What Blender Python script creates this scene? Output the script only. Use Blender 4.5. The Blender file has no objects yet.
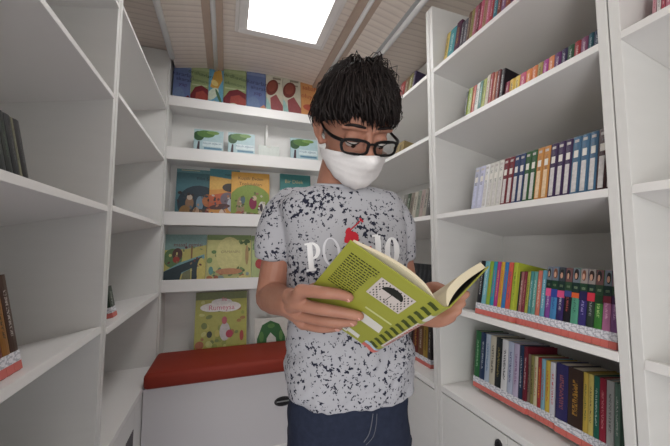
import bpy, bmesh, math, random
from mathutils import Vector, Matrix, noise
from mathutils.bvhtree import BVHTree
random.seed(7)
PI = math.pi
sc = bpy.context.scene
COL = sc.collection

# ------------------------------------------------------------------ camera, world, lights, exposure
F_PX = 310.85
YAW, PITCH = math.radians(19.3), math.radians(4.25)
CAM = Vector((0, 0, 1.12))
FW = Vector((math.sin(YAW)*math.cos(PITCH), math.cos(YAW)*math.cos(PITCH), math.sin(PITCH)))
RT = Vector((math.cos(YAW), -math.sin(YAW), 0))
UP = RT.cross(FW)
FWH = Vector((math.sin(YAW), math.cos(YAW), 0))
ZV = Vector((0, 0, 1))
cd = bpy.data.cameras.new('camera'); cam = bpy.data.objects.new('camera', cd); COL.objects.link(cam)
cd.sensor_width = 36; cd.lens = 36*F_PX/670; cd.clip_start = 0.02
cam.matrix_world = Matrix(((RT.x, UP.x, -FW.x, CAM.x), (RT.y, UP.y, -FW.y, CAM.y), (RT.z, UP.z, -FW.z, CAM.z), (0, 0, 0, 1)))
sc.camera = cam
w = bpy.data.worlds.new('world'); sc.world = w; w.use_nodes = True
w.node_tree.nodes['Background'].inputs[0].default_value = (0.97, 0.98, 1, 1)
w.node_tree.nodes['Background'].inputs[1].default_value = 0.45
vs = sc.view_settings
vs.view_transform = 'Standard'; vs.look = 'None'; vs.gamma = 1; vs.use_curve_mapping = False
vs.exposure = 0.09
SKYLIGHT_STRENGTH = 12
def area(name, loc, target, sx, sy, power, color=(1, 1, 1)):
    l = bpy.data.lights.new(name, 'AREA'); l.shape = 'RECTANGLE'; l.size = sx; l.size_y = sy
    l.energy = power; l.color = color
    o = bpy.data.objects.new(name, l); COL.objects.link(o); o.location = loc
    o.rotation_euler = (Vector(target)-Vector(loc)).to_track_quat('-Z', 'Y').to_euler()
    return o
# daylight through the open rear door of the library van, behind the photographer
area('side_door_daylight', (-0.70, -0.98, 1.15), (0.95, 0.55, 1.25), 0.95, 1.8, 32, (1.0, 0.99, 0.97))
area('rear_door_daylight', (0.25, -1.58, 1.2), (0.3, 1.2, 1.5), 1.2, 1.7, 3, (1.0, 0.99, 0.97))

# ------------------------------------------------------------------ helpers
def lin(c):
    return tuple((v/255/12.92 if v/255 <= .04045 else ((v/255+.055)/1.055)**2.4) for v in c)
def P(px, py, z):                       # a point at a measured distance z in front of the camera plane
    return CAM + RT*((px-335)/F_PX*z) + UP*((223-py)/F_PX*z) + FW*z
def y_at(px, x, z):                     # depth along the shelf front of a sight line
    u = (px-335)/F_PX; dz = z-CAM.z
    return (x*math.cos(YAW)-u*(x*math.sin(YAW)*math.cos(PITCH)+dz*math.sin(PITCH)))/(math.sin(YAW)+u*math.cos(YAW)*math.cos(PITCH))
def on_y(px, py, y):
    d = RT*((px-335)/F_PX)+UP*((223-py)/F_PX)+FW
    return CAM+d*(y/d.y)

_m = {}
def mat(name, rgb, rough=.55, spec=.4, metal=0, noise_amt=0.0, noise_scale=30, bump=0.0, emit=None, stretch=None):
    if name in _m: return _m[name]
    m = bpy.data.materials.new(name); m.use_nodes = True; nt = m.node_tree; b = nt.nodes['Principled BSDF']
    c = lin(rgb); b.inputs['Base Color'].default_value = (*c, 1); b.inputs['Roughness'].default_value = rough
    b.inputs['Metallic'].default_value = metal; b.inputs['Specular IOR Level'].default_value = spec
    if noise_amt or bump:
        tc = nt.nodes.new('ShaderNodeTexCoord'); mp = nt.nodes.new('ShaderNodeMapping')
        if stretch: mp.inputs['Scale'].default_value = stretch
        nz = nt.nodes.new('ShaderNodeTexNoise'); nz.inputs['Scale'].default_value = noise_scale; nz.inputs['Detail'].default_value = 4
        nt.links.new(tc.outputs['Object'], mp.inputs[0]); nt.links.new(mp.outputs[0], nz.inputs['Vector'])
        if noise_amt:
            mx = nt.nodes.new('ShaderNodeMixRGB'); mx.inputs[1].default_value = (*[v*(1-noise_amt) for v in c], 1); mx.inputs[2].default_value = (*[min(1, v*(1+noise_amt)) for v in c], 1)
            nt.links.new(nz.outputs['Fac'], mx.inputs[0]); nt.links.new(mx.outputs[0], b.inputs['Base Color'])
        if bump:
            bp = nt.nodes.new('ShaderNodeBump'); bp.inputs['Strength'].default_value = bump; bp.inputs['Distance'].default_value = .002
            nt.links.new(nz.outputs['Fac'], bp.inputs['Height']); nt.links.new(bp.outputs[0], b.inputs['Normal'])
    if emit:
        b.inputs['Emission Color'].default_value = (1, 1, 1, 1); b.inputs['Emission Strength'].default_value = emit
    _m[name] = m
    return m

def printed(rgb, ink, lo=.40, hi=.84, fz=64, pages=False):
    ink = tuple(int(a*.62+b*.38) for a, b in zip(ink, rgb)); off = (rgb[0]*7+rgb[1]*3+ink[2]*5+ink[0]) % 97
    """book cover whose spine carries a line of small printed lettering"""
    key = 'cover_%s_%s_%s' % (rgb, ink, lo)
    if key in _m: return _m[key]
    m = bpy.data.materials.new('printed_cover'); m.use_nodes = True; nt = m.node_tree; N = nt.nodes; L = nt.links
    b = N['Principled BSDF']; b.inputs['Roughness'].default_value = .38; b.inputs['Specular IOR Level'].default_value = .4
    tc = N.new('ShaderNodeTexCoord'); sp = N.new('ShaderNodeSeparateXYZ'); L.new(tc.outputs['Generated'], sp.inputs[0])
    def mth(op, a, v=None, v2=None):
        n = N.new('ShaderNodeMath'); n.operation = op
        if isinstance(a, float): n.inputs[0].default_value = a
        else: L.new(a, n.inputs[0])
        if v is not None:
            if isinstance(v, (float, int)): n.inputs[1].default_value = v
            else: L.new(v, n.inputs[1])
        return n.outputs[0]
    mp = N.new('ShaderNodeMapping'); mp.inputs['Scale'].default_value = (1, 4.0, fz); mp.inputs['Location'].default_value = (0, off*.37, off*1.3); L.new(tc.outputs['Generated'], mp.inputs[0])
    nz = N.new('ShaderNodeTexNoise'); nz.inputs['Scale'].default_value = 1.0; nz.inputs['Detail'].default_value = 2; L.new(mp.outputs[0], nz.inputs['Vector'])
    t = mth('GREATER_THAN', nz.outputs['Fac'], .5)
    for s, op, v in (('X', 'LESS_THAN', .03), ('Y', 'GREATER_THAN', .33), ('Y', 'LESS_THAN', .67), ('Z', 'GREATER_THAN', lo), ('Z', 'LESS_THAN', hi)):
        t = mth('MULTIPLY', t, mth(op, sp.outputs[s], v))
    mx = N.new('ShaderNodeMixRGB'); mx.inputs[1].default_value = (*lin(rgb), 1); mx.inputs[2].default_value = (*lin(ink), 1)
    L.new(t, mx.inputs[0]); L.new(mx.outputs[0], b.inputs['Base Color'])
    _m[key] = m
    return m

WORLD = {}
def wm(o): return WORLD.get(o.name, Matrix.Identity(4))
def tag(o, label=None, cat=None, group=None, kind=None):
    if label: o['label'] = label
    if cat: o['category'] = cat
    if group: o['group'] = group
    if kind: o['kind'] = kind
    return o
def thing(name, loc, label, cat, group=None, rot=None):
    o = bpy.data.objects.new(name, None); COL.objects.link(o); o.empty_display_size = .05
    M = Matrix.Translation(Vector(loc)) @ (rot.to_4x4() if rot else Matrix.Identity(4))
    o.matrix_world = M; WORLD[o.name] = M
    return tag(o, label, cat, group)
def obj(name, bm, m, parent=None, local=False, smooth=False, bevel=0, normals=True):
    if normals: bmesh.ops.recalc_face_normals(bm, faces=bm.faces)
    me = bpy.data.meshes.new(name)
    M = wm(parent) if parent else None
    if parent and not local: bm.transform(M.inverted())
    if not parent and bm.verts:
        xs = [v.co for v in bm.verts]
        org = Vector(((min(v.x for v in xs)+max(v.x for v in xs))/2, (min(v.y for v in xs)+max(v.y for v in xs))/2, min(v.z for v in xs)))
        M = Matrix.Translation(org); bm.transform(M.inverted())
    bm.to_mesh(me); bm.free()
    o = bpy.data.objects.new(name, me); COL.objects.link(o)
    if parent: o.parent = parent; WORLD[o.name] = M
    else: o.matrix_world = M; WORLD[o.name] = M
    for x in (m if isinstance(m, (list, tuple)) else [m]): me.materials.append(x)
    if smooth:
        for p in me.polygons: p.use_smooth = True
    if bevel:
        b = o.modifiers.new('bevel', 'BEVEL'); b.width = bevel; b.segments = 2; b.limit_method = 'ANGLE'
    return o
def box(bm, a, b, mi=0):
    x0, y0, z0 = a; x1, y1, z1 = b
    v = [bm.verts.new(p) for p in ((x0,y0,z0),(x1,y0,z0),(x1,y1,z0),(x0,y1,z0),(x0,y0,z1),(x1,y0,z1),(x1,y1,z1),(x0,y1,z1))]
    for f in ((0,3,2,1),(4,5,6,7),(0,1,5,4),(1,2,6,5),(2,3,7,6),(3,0,4,7)):
        bm.faces.new([v[i] for i in f]).material_index = mi
    return bm
def B(a, b):
    return box(bmesh.new(), a, b)
def prism(bm, poly, d, mi=0):            # poly: 3D points, d: extrusion vector
    a = [bm.verts.new(p) for p in poly]; b = [bm.verts.new(Vector(p)+Vector(d)) for p in poly]
    n = len(a); bm.faces.new(a).material_index = mi; bm.faces.new(b[::-1]).material_index = mi
    for i in range(n): bm.faces.new((a[i], b[i], b[(i+1) % n], a[(i+1) % n])).material_index = mi
    return bm
def loft(bm, rings, closed=True, caps=True):
    R = [[bm.verts.new(p) for p in r] for r in rings]; n = len(R[0])
    for i in range(len(R)-1):
        for j in range(n if closed else n-1):
            bm.faces.new((R[i][j], R[i][(j+1) % n], R[i+1][(j+1) % n], R[i+1][j]))
    if caps:
        bm.faces.new(R[0]); bm.faces.new(R[-1][::-1])
    return bm
def tube(bm, pts, rad, seg=14, ref=None, flat=1.0, round_ends=True, sub=4):
    """smooth tapering tube; flat squashes it across the ref direction"""
    pts = [Vector(p) for p in pts]; rad = list(rad) if hasattr(rad, '__len__') else [rad]*len(pts)
    P2, R2 = [], []
    n = len(pts)
    for i in range(n-1):
        p0 = pts[max(i-1, 0)]; p1 = pts[i]; p2 = pts[i+1]; p3 = pts[min(i+2, n-1)]
        for k in range(sub):
            t = k/sub
            P2.append(.5*((2*p1)+(p2-p0)*t+(2*p0-5*p1+4*p2-p3)*t*t+(3*p1-p0-3*p2+p3)*t**3)); R2.append(rad[i]*(1-t)+rad[i+1]*t)
    P2.append(pts[-1]); R2.append(rad[-1])
    if round_ends:
        d0 = (P2[0]-P2[1]).normalized(); d1 = (P2[-1]-P2[-2]).normalized(); pre, prr, po, por = [], [], [], []
        for a in (80, 55, 28):
            s, c = math.sin(math.radians(a)), math.cos(math.radians(a))
            pre.append(P2[0]+d0*R2[0]*s); prr.append(R2[0]*c)
        for a in (28, 55, 80):
            s, c = math.sin(math.radians(a)), math.cos(math.radians(a))
            po.append(P2[-1]+d1*R2[-1]*s); por.append(R2[-1]*c)
        P2 = pre+P2+po; R2 = prr+R2+por
    rings = []; T = (P2[1]-P2[0]).normalized()
    U = (ref-T*ref.dot(T)).normalized() if ref else T.orthogonal().normalized()
    for i, p in enumerate(P2):
        T = (P2[min(i+1, len(P2)-1)]-P2[max(i-1, 0)]).normalized()
        U = (ref-T*ref.dot(T)).normalized() if ref and abs(T.dot(ref)) < .98 else (U-T*U.dot(T)).normalized()
        V = T.cross(U)
        rings.append([p+U*(math.cos(a)*R2[i]*flat)+V*(math.sin(a)*R2[i]) for a in [2*PI*j/seg for j in range(seg)]])
    return loft(bm, rings)
def ellipsoid(bm, c, ax, r, n=12):
    rings = []
    for i in range(1, n):
        t = PI*i/n; rings.append([Vector(c)+ax[0]*(r[0]*math.sin(t)*math.cos(a))+ax[1]*(r[1]*math.sin(t)*math.sin(a))+ax[2]*(r[2]*math.cos(t)) for a in [2*PI*j/(2*n) for j in range(2*n)]])
    return loft(bm, rings)
def remesh(bm, voxel, smooth=2):
    me = bpy.data.meshes.new('tmp'); bmesh.ops.recalc_face_normals(bm, faces=bm.faces); bm.to_mesh(me); bm.free()
    o = bpy.data.objects.new('tmp', me); COL.objects.link(o)
    m = o.modifiers.new('r', 'REMESH'); m.mode = 'VOXEL'; m.voxel_size = voxel; m.adaptivity = 0
    if smooth:
        s = o.modifiers.new('s', 'SMOOTH'); s.iterations = smooth; s.factor = .5
    dg = bpy.context.evaluated_depsgraph_get(); dg.update()
    me2 = bpy.data.meshes.new_from_object(o.evaluated_get(dg))
    out = bmesh.new(); out.from_mesh(me2)
    bpy.data.objects.remove(o); bpy.data.meshes.remove(me); bpy.data.meshes.remove(me2)
    return out
def text_bm(body, size, shear=0, extrude=0):
    c = bpy.data.curves.new('t', 'FONT'); c.body = body; c.size = size; c.align_x = 'CENTER'; c.align_y = 'CENTER'; c.shear = shear; c.resolution_u = 3
    c.extrude = extrude
    o = bpy.data.objects.new('t', c); COL.objects.link(o)
    dg = bpy.context.evaluated_depsgraph_get(); dg.update()
    me = bpy.data.meshes.new_from_object(o.evaluated_get(dg)); b = bmesh.new(); b.from_mesh(me)
    bpy.data.objects.remove(o); bpy.data.curves.remove(c); bpy.data.meshes.remove(me)
    return b
def merge(dst, src, M=None, mi=0):
    if M is not None: src.transform(M)
    mp = {v: dst.verts.new(v.co) for v in src.verts}
    for f in src.faces:
        try: dst.faces.new([mp[v] for v in f.verts]).material_index = mi
        except ValueError: pass
    src.free()
    return dst
ORD = ['first','second','third','fourth','fifth','sixth','seventh','eighth','ninth','tenth','eleventh','twelfth','thirteenth','fourteenth','fifteenth',
       'sixteenth','seventeenth','eighteenth','nineteenth','twentieth','twenty-first','twenty-second','twenty-third','twenty-fourth','twenty-fifth',
       'twenty-sixth','twenty-seventh','twenty-eighth','twenty-ninth','thirtieth','thirty-first']

# ------------------------------------------------------------------ room shell
WHITE = mat('white_melamine', (226, 225, 222), .42, .4, noise_amt=.03, noise_scale=6, stretch=(1, 1, 6))
WHITE2 = mat('white_board_edge', (234, 232, 230), .4, .4)
CEIL = bpy.data.materials.new('ceiling_boards'); CEIL.use_nodes = True
def ceiling_mat():
    nt = CEIL.node_tree; N = nt.nodes; L = nt.links; b = N['Principled BSDF']; b.inputs['Roughness'].default_value = .6
    tc = N.new('ShaderNodeTexCoord'); sp = N.new('ShaderNodeSeparateXYZ'); L.new(tc.outputs['Object'], sp.inputs[0])
    wv = N.new('ShaderNodeTexWave'); wv.wave_type = 'BANDS'; wv.bands_direction = 'Y'; wv.inputs['Scale'].default_value = 7.5; wv.inputs['Distortion'].default_value = .15
    L.new(tc.outputs['Object'], wv.inputs['Vector'])
    rp = N.new('ShaderNodeValToRGB'); rp.color_ramp.elements[0].position = 0; rp.color_ramp.elements[1].position = .22
    rp.color_ramp.elements[0].color = (*lin((216, 202, 192)), 1); rp.color_ramp.elements[1].color = (*lin((232, 219, 208)), 1)
    L.new(wv.outputs['Fac'], rp.inputs[0]); L.new(rp.outputs[0], b.inputs['Base Color'])
    bp = N.new('ShaderNodeBump'); bp.inputs['Distance'].default_value = .003; bp.inputs['Strength'].default_value = .35
    L.new(wv.outputs['Fac'], bp.inputs['Height']); L.new(bp.outputs[0], b.inputs['Normal'])
ceiling_mat()
FLOOR = mat('grey_vinyl_floor', (196, 194, 204), .35, .5, noise_amt=.06, noise_scale=14)
XW0, XW1, YW0, YW1 = -.745, 1.245, -1.6, 2.30
XR, XL = .85, -.36
K = .2
tag(obj('floor', B((XW0-.05, YW0, -.05), (XW1+.05, YW1+.05, 0)), FLOOR), kind='structure')
tag(obj('wall_left', B((XW0-.05, YW0, 0), (XW0, YW1, 2.45)), WHITE), kind='structure')
tag(obj('wall_right', B((XW1, YW0, 0), (XW1+.05, YW1, 2.45)), WHITE), kind='structure')
tag(obj('wall_back', B((XW0-.05, YW1, 0), (XW1+.05, YW1+.05, 2.45)), WHITE), kind='structure')
# gently arched ceiling with the roof light opening left free
SX0, SX1, SY0, SY1 = .082, .462, 1.15, 1.668
def cz(x):
    if x < -.335 or x > .845: return 2.335
    t = (x-.245)/.6
    return 2.335-.075*min(1, t*t)
bm = bmesh.new()
xs = sorted(set([XW0-.05, XW1+.05, SX0, SX1]+[-.335, -.3351, .845, .8451]+[-.22+i*.1 for i in range(11)]))
for a, b in zip(xs, xs[1:]):
    spans = [(YW0, YW1+.05)] if not (a >= SX0-1e-6 and b <= SX1+1e-6) else [(YW0, SY0), (SY1, YW1+.05)]
    for y0, y1 in spans:
        prism(bm, [(a, y0, cz(a)), (b, y0, cz(b)), (b, y0, cz(b)+.05), (a, y0, cz(a)+.05)], (0, y1-y0, 0))
tag(obj('ceiling', bm, CEIL), kind='structure')
# roof light
fr = bmesh.new(); fz = 2.292
wd = .045
for a, b in (((SX0-wd, SY0-wd), (SX1+wd, SY0)), ((SX0-wd, SY1), (SX1+wd, SY1+wd)), ((SX0-wd, SY0), (SX0, SY1)), ((SX1, SY0), (SX1+wd, SY1))):
    box(fr, (a[0], a[1], fz), (b[0], b[1], fz+.055))
lip = .02
for a, b in (((SX0-wd-lip, SY0-wd-lip), (SX1+wd+lip, SY0-wd)), ((SX0-wd-lip, SY1+wd), (SX1+wd+lip, SY1+wd+lip)), ((SX0-wd-lip, SY0-wd), (SX0-wd, SY1+wd)), ((SX1+wd, SY0-wd), (SX1+wd+lip, SY1+wd))):
    box(fr, (a[0], a[1], fz+.015), (b[0], b[1], fz+.055))
sky = thing('roof_light', ((SX0+SX1)/2, (SY0+SY1)/2, 2.29), 'bright square roof light in a white frame in the ceiling', 'roof light')
obj('frame', fr, mat('white_plastic', (236, 230, 227), .4), sky, bevel=.004)
obj('diffuser', B((SX0, SY0, 2.325), (SX1, SY1, 2.345)), mat('daylight_diffuser', (255, 255, 255), .5, emit=SKYLIGHT_STRENGTH), sky)
bm = bmesh.new(); tube(bm, [(.28, 1.36, 2.325), (.28, 1.36, 2.29)], .014); box(bm, (.255, 1.352, 2.283), (.305, 1.368, 2.293))
obj('handle', bm, mat('grey_plastic', (150, 145, 145), .4), sky, smooth=False)
# ceiling battens: brown strips with a white conduit between them, and the white cornice rails
BROWN = mat('brown_strip', (186, 164, 148), .6, noise_amt=.1, noise_scale=20)
RAIL = mat('white_metal_rail', (240, 239, 238), .4, .5)
def batten(x, n):
    z = cz(x)
    o = tag(obj('trim_%d' % n, B((x-.054, YW0, z-.010), (x-.013, 2.17, z+.01)), BROWN), kind='structure')
    obj('strip', B((x+.013, YW0, z-.010), (x+.046, 2.17, z+.01)), BROWN, o)
    bm = bmesh.new(); tube(bm, [(x, YW0, z-.008), (x, 2.17, z-.008)], .013, round_ends=False)
    obj('conduit', bm, RAIL, o, smooth=True)
batten(-.09, 1); batten(.632, 2)
for n, x, s in ((3, -.335, -1), (4, .845, 1)):
    bm = bmesh.new(); tube(bm, [(x, YW0, 2.262), (x, 2.03, 2.262)], .016, round_ends=False)
    o = tag(obj('trim_%d' % n, bm, RAIL, smooth=True), kind='structure')
    obj('bracket', B((min(x, x+s*.012), YW0, 2.262), (max(x, x+s*.012), 2.03, 2.34)), mat('grey_trim', (170, 164, 164), .5), o)
    if s > 0: obj('flashing', B((x-.034, YW0, 2.262), (x-.015, 2.03, 2.276)), mat('grey_flashing', (186, 186, 186), .5), o)

# ------------------------------------------------------------------ bookcases
T = .021
def board(xf, s, y0, y1, z, depth, k=K, t=T):
    n = Vector((s*k, 0, 1)).normalized(); d = Vector((s, 0, -k))
    a = Vector((xf, y0, z)); b = a+d*depth
    return prism(bmesh.new(), [a, b, b-n*t, a-n*t], (0, y1-y0, 0))
DARK = mat('dark_hole', (26, 24, 26), .5)
RIM = mat('black_plastic_rim', (50, 48, 50), .3)
def finger_hole(c, axis, parent, r=(.011, .030)):
    bm = bmesh.new()
    c = Vector(c); up = ZV; side = Vector((0, 1, 0)) if abs(axis.x) > .5 else Vector((1, 0, 0))
    # r: (half across, half up) ellipse ring + recessed disc
    def ring(sc, off): return [c+side*(r[0]*sc*math.cos(a))+up*(r[1]*sc*math.sin(a))+axis*off for a in [2*PI*i/28 for i in range(28)]]
    loft(bm, [ring(1.25, -.002), ring(1.25, .003), ring(1.1, .004), ring(.95, .003), ring(.9, -.002)])
    f = obj('finger_pull', bm, RIM, parent, smooth=False)
    bm = bmesh.new(); loft(bm, [ring(.9, .0005), ring(.9, .0012)]); obj('hole', bm, DARK, f)
def case(name, s, xf, y0, y1, shelves, counter, ck, label, depth=.375, top=2.20, doors=2, vent=False):
    xb = xf+s*depth
    root = thing(name, (xf+s*depth/2, (y0+y1)/2, 0), label, 'bookcase')
    X = lambda a, b: (min(a, b), max(a, b))
    a, b = X(xf, xb)
    p = .0215
    for yy in (y0, y1-p):
        obj('side_panel', B((a, yy, 0), (b, yy+p, top)), WHITE, root, bevel=.0012)
    a2, b2 = X(xb-s*.012, xb)
    obj('back_panel', B((a2, y0+p, .06), (b2, y1-p, 2.32)), WHITE, root)
    for z in shelves:
        obj('shelf', board(xf+s*.001, s, y0+p, y1-p, z, depth-.014), WHITE2, root, bevel=.0012)
    obj('counter', board(xf-s*.001, s, y0+p, y1-p, counter, depth-.014, ck, .024), WHITE2, root, bevel=.0015)
    obj('plinth', B((min(xf+s*.04, xf+s*.055), y0+p, 0), (max(xf+s*.04, xf+s*.055), y1-p, .07)), WHITE, root)
    dw = (y1-y0-2*p)/doors
    for i in range(doors):
        ya, yb = y0+p+dw*i+.0015, y0+p+dw*(i+1)-.0015
        x0, x1 = X(xf+s*.001, xf+s*.019)
        d = obj('door', B((x0, ya, .075), (x1, yb, counter-.030)), WHITE, root, bevel=.001)
        if vent:
            bm = bmesh.new()
            for j in range(7): box(bm, (min(xf-s*.001, xf+s*.003), yb-.115+j*.016, .15), (max(xf-s*.001, xf+s*.003), yb-.107+j*.016, counter-.12))
            obj('vent', bm, mat('vent_grey', (95, 92, 96), .5), d)
        else:
            yh = yb-.03 if i == 0 and doors > 1 else ya+.03
            finger_hole((xf, yh, counter-.078), Vector((-s, 0, 0)), d, (.012, .019))
    return root
SH = (1.905, 1.617, 1.257, .878)
R1 = case('bookcase', 1, XR, .4525, 1.1275, SH, .550, .0, 'white bookcase on the right filled with rows of upright books')
R0 = case('bookcase', 1, XR, -.25, .4490, SH, .550, .06, 'mostly empty white bookcase at the right edge, nearest the camera')
R2 = case('bookcase', 1, XR, 1.131, 2.075, SH, .540, .06, 'far right white bookcase behind the boy, reaching the back display rack')
L0 = case('bookcase', -1, XL, .40, 1.1935, (1.935, 1.622, 1.250, .872), .445, .03, 'near left white bookcase with mostly bare tilted shelves', vent=True)
L1 = case('bookcase', -1, XL, 1.197, 2.075, (1.965, 1.650, 1.257, .855), .445, .03, 'far left white bookcase ending beside the red bench', vent=True)
#LB = case('bookcase', -1, XL, -.40, .3965, (1.935, 1.622, 1.250, .872), .445, .03, 'empty white bookcase on the left beside the camera, outside the picture', vent=True)

# ------------------------------------------------------------------ back display rack
root = thing('display_rack', (.24, 2.15, 0), 'white wall rack showing picture books face out behind lipped ledges', 'display rack')
RB = 2.235; RF = 2.085
obj('back_panel', B((-.735, RB, 0), (1.24, RB+.015, 2.26)), WHITE, root)
for a, b in ((-.735, -.352), (.865, 1.24)):
    obj('side_panel', B((a, RF, 0), (b, RB, 2.33)), WHITE, root)
LIPS = ((1.988, 2.050), (1.650, 1.728), (1.247, 1.328), (.846, .918))
for z0, z1 in LIPS:
    sh = obj('ledge', B((-.352, RF+.015, z0), (.865, RB, z0+.018)), WHITE2, root)
    obj('lip', B((-.352, RF, z0), (.865, RF+.015, z1)), WHITE2, sh, bevel=.0015)
obj('upright', B((.245, RF+.095, 1.745), (.262, RB, 1.973)), WHITE, root)
obj('ledge', B((-.352, RF+.015, .40), (.865, RB, .42)), WHITE2, root)

# ------------------------------------------------------------------ bench
bench = thing('bench', (.245, 1.9, 0), 'low white box bench with a dark red upholstered cushion', 'bench')
obj('box_front', B((XL+.002, 1.765, 0), (XR-.002, 1.785, .432)), mat('bench_white', (214, 211, 213), .45), bench, bevel=.001)
obj('box_top', B((XL+.002, 1.785, .41), (XR-.002, 2.082, .432)), WHITE, bench)
obj('toe_strip', B((XL+.002, 1.757, 0), (XR-.002, 1.765, .05)), WHITE2, bench)
bm = B((XL+.003, 1.74, .4330), (XR-.004, 2.080, .508))
c = obj('cushion', bm, mat('dark_red_leatherette', (138, 46, 30), .6, .3, noise_amt=.05, noise_scale=9, bump=.3), bench)
md = c.modifiers.new('b', 'BEVEL'); md.width = .022; md.segments = 4
for p in c.data.polygons: p.use_smooth = True
hp = on_y(283, 401, 1.765)
bm = bmesh.new()
def ringb(sc, off): return [Vector((hp.x+.040*sc*math.cos(a), 1.765-off, hp.z+.021*sc*math.sin(a))) for a in [2*PI*i/32 for i in range(32)]]
loft(bm, [ringb(1.2, -.002), ringb(1.2, .003), ringb(1.0, .004), ringb(.95, -.001)])
hh = obj('finger_pull', bm, RIM, bench); bm = bmesh.new(); loft(bm, [ringb(.95, .0003), ringb(.95, .001)]); obj('hole', bm, DARK, hh)
obj('cross_bar', B((hp.x-.034, 1.7605, hp.z-.003), (hp.x+.034, 1.7635, hp.z+.003)), mat('grey_bar', (150, 150, 150), .3), hh)  # thin grey bar across the dark pull

# ------------------------------------------------------------------ shelved books
PAGES = mat('paper_block', (228, 218, 196), .8, noise_amt=.08, noise_scale=400, stretch=(1, 6, 1))
LBL = bpy.data.materials.new('call_number_label'); LBL.use_nodes = True
def lbl_mat():
    nt = LBL.node_tree; N = nt.nodes; L = nt.links; b = N['Principled BSDF']; b.inputs['Roughness'].default_value = .5
    tc = N.new('ShaderNodeTexCoord'); mp = N.new('ShaderNodeMapping'); mp.inputs['Scale'].default_value = (1, 1.6, 3.2); L.new(tc.outputs['Generated'], mp.inputs[0])
    nz = N.new('ShaderNodeTexNoise'); nz.inputs['Scale'].default_value = 1.6; nz.inputs['Detail'].default_value = 3; L.new(mp.outputs[0], nz.inputs['Vector'])
    rp = N.new('ShaderNodeValToRGB'); rp.color_ramp.elements[0].position = .47; rp.color_ramp.elements[1].position = .55
    rp.color_ramp.elements[0].color = (*lin((226, 226, 232)), 1); rp.color_ramp.elements[1].color = (*lin((176, 178, 188)), 1)
    L.new(nz.outputs['Fac'], rp.inputs[0]); L.new(rp.outputs[0], b.inputs['Base Color'])
lbl_mat()
TAPE = mat('salmon_tape', (206, 110, 102), .5)
NUM = mat('white_number_label', (226, 222, 214), .5)
def Rot(s, k=K):
    X = Vector((s, 0, -k)).normalized(); Y = Vector((0, s, 0)); Z = X.cross(Y)
    return Matrix((X, Y, Z)).transposed()
def put_book(xs, ya, yb, zbase, h, d, s, col, ink, label, group, style=None, k=K, lo=.36, extra=None, name='book', tilt=0, zlift=0):
    """xs: spine plane x at the shelf; the book stands square on the tilted shelf"""
    wdt = abs(yb-ya)-.0014; yc = (ya+yb)/2
    R = Rot(s, k)
    root = thing(name, (xs, yc, zbase+.0006), label, 'book', group, R)
    g = .0012 if wdt < .012 else .002
    bm = bmesh.new(); hw = wdt/2
    # spine with a faint curve, then the two boards
    n = 5; prof = [(-.0016*math.cos((-.5+i/(n-1))*PI) if wdt > .008 else 0, -hw+wdt*i/(n-1)) for i in range(n)]
    poly = [Vector((x+.0016, y, 0)) for x, y in prof]+[Vector((.0016+g, hw, 0)), Vector((.0016+g, -hw, 0))]
    prism(bm, poly, (0, 0, h))
    box(bm, (.0016+g, -hw, 0), (d, -hw+g, h)); box(bm, (.0016+g, hw-g, 0), (d, hw, h))
    obj('cover', bm, printed(col, ink, lo), root, local=True, bevel=0)
    obj('pages', B((.0016+g, -hw+g, .003), (d-.004, hw-g, h-.003)), PAGES, root, local=True)
    e = .0006
    def strip(nm, z0, z1, m, inset=0.0, lab=None):
        b_ = B((-e, -hw-(e*.4 if not inset else 0)+inset, z0), (.022 if not inset else .0004, hw+(e*.4 if not inset else 0)-inset, z1))
        o = obj(nm, b_, m, root, local=True)
        if lab: o['label'] = lab
        return o
    if style == 'tape':
        strip('colour_tape', .001, .0185, TAPE, lab='salmon red tape round the spine foot'); strip('call_number_label', .0188, .040, LBL, lab='white library label on the spine')
    if style == 'comic':
        strip('title_panel', .010, h*.56, extra or NUM, wdt*.22, 'pale title panel on the spine'); strip('number_label', h*.64, h*.76, NUM, wdt*.24, 'white volume number label')
        strip('head_band', h*.90, h*.945, mat('faded_head_mark', (190, 184, 180), .5), wdt*.24, 'small pale mark near the spine head')
    if style == 'portrait':
        strip('call_number_label', .0188, .040, LBL); strip('colour_tape', .001, .0185, TAPE)
        q = random.Random(label); u1 = h*q.uniform(.64, .68); u0 = u1-h*q.uniform(.07, .13)
        strip('series_band', u1, h*.79, mat('dark_green_band_%d' % q.randint(0, 2), q.choice([(30, 62, 44), (26, 50, 46), (44, 70, 50)]), .4), 0, 'dark green series band')
        strip('series_title', h*.70, h*.735, mat('faded_series_title', (120, 140, 110), .5), wdt*.25)
        strip('colour_band', u0, u1, extra, 0, 'plain colour band')
        bm = bmesh.new(); box(bm, (-.001, -hw*.95, h*.79), (.0003, hw*.95, h-.001))
        gi = q.randint(0, 3)
        pr = obj('portrait', bm, mat('portrait_ground_%d' % gi, [(150, 140, 136), (110, 120, 130), (110, 76, 76), (60, 66, 72)][gi], .5), root, local=True)
        oy = q.uniform(-.2, .2)*hw; hi = q.randint(0, 2)
        bm = bmesh.new(); ellipsoid(bm, (-.001, oy, h*q.uniform(.89, .91)), (Vector((1, 0, 0)), Vector((0, 1, 0)), ZV), (.0008, hw*q.uniform(.55, .78), h*q.uniform(.07, .088)), 8); obj('hair', bm, mat('portrait_hair_%d' % hi, [(50, 34, 30), (110, 66, 48), (30, 28, 30)][hi], .6), pr, local=True, smooth=True)
        bm = bmesh.new(); ellipsoid(bm, (-.0018, oy+hw*.05, h*q.uniform(.87, .89)), (Vector((1, 0, 0)), Vector((0, 1, 0)), ZV), (.0006, hw*q.uniform(.3, .42), h*.046), 8); obj('face', bm, mat('portrait_skin', (196, 150, 128), .6), pr, local=True, smooth=True)
    return root

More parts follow.
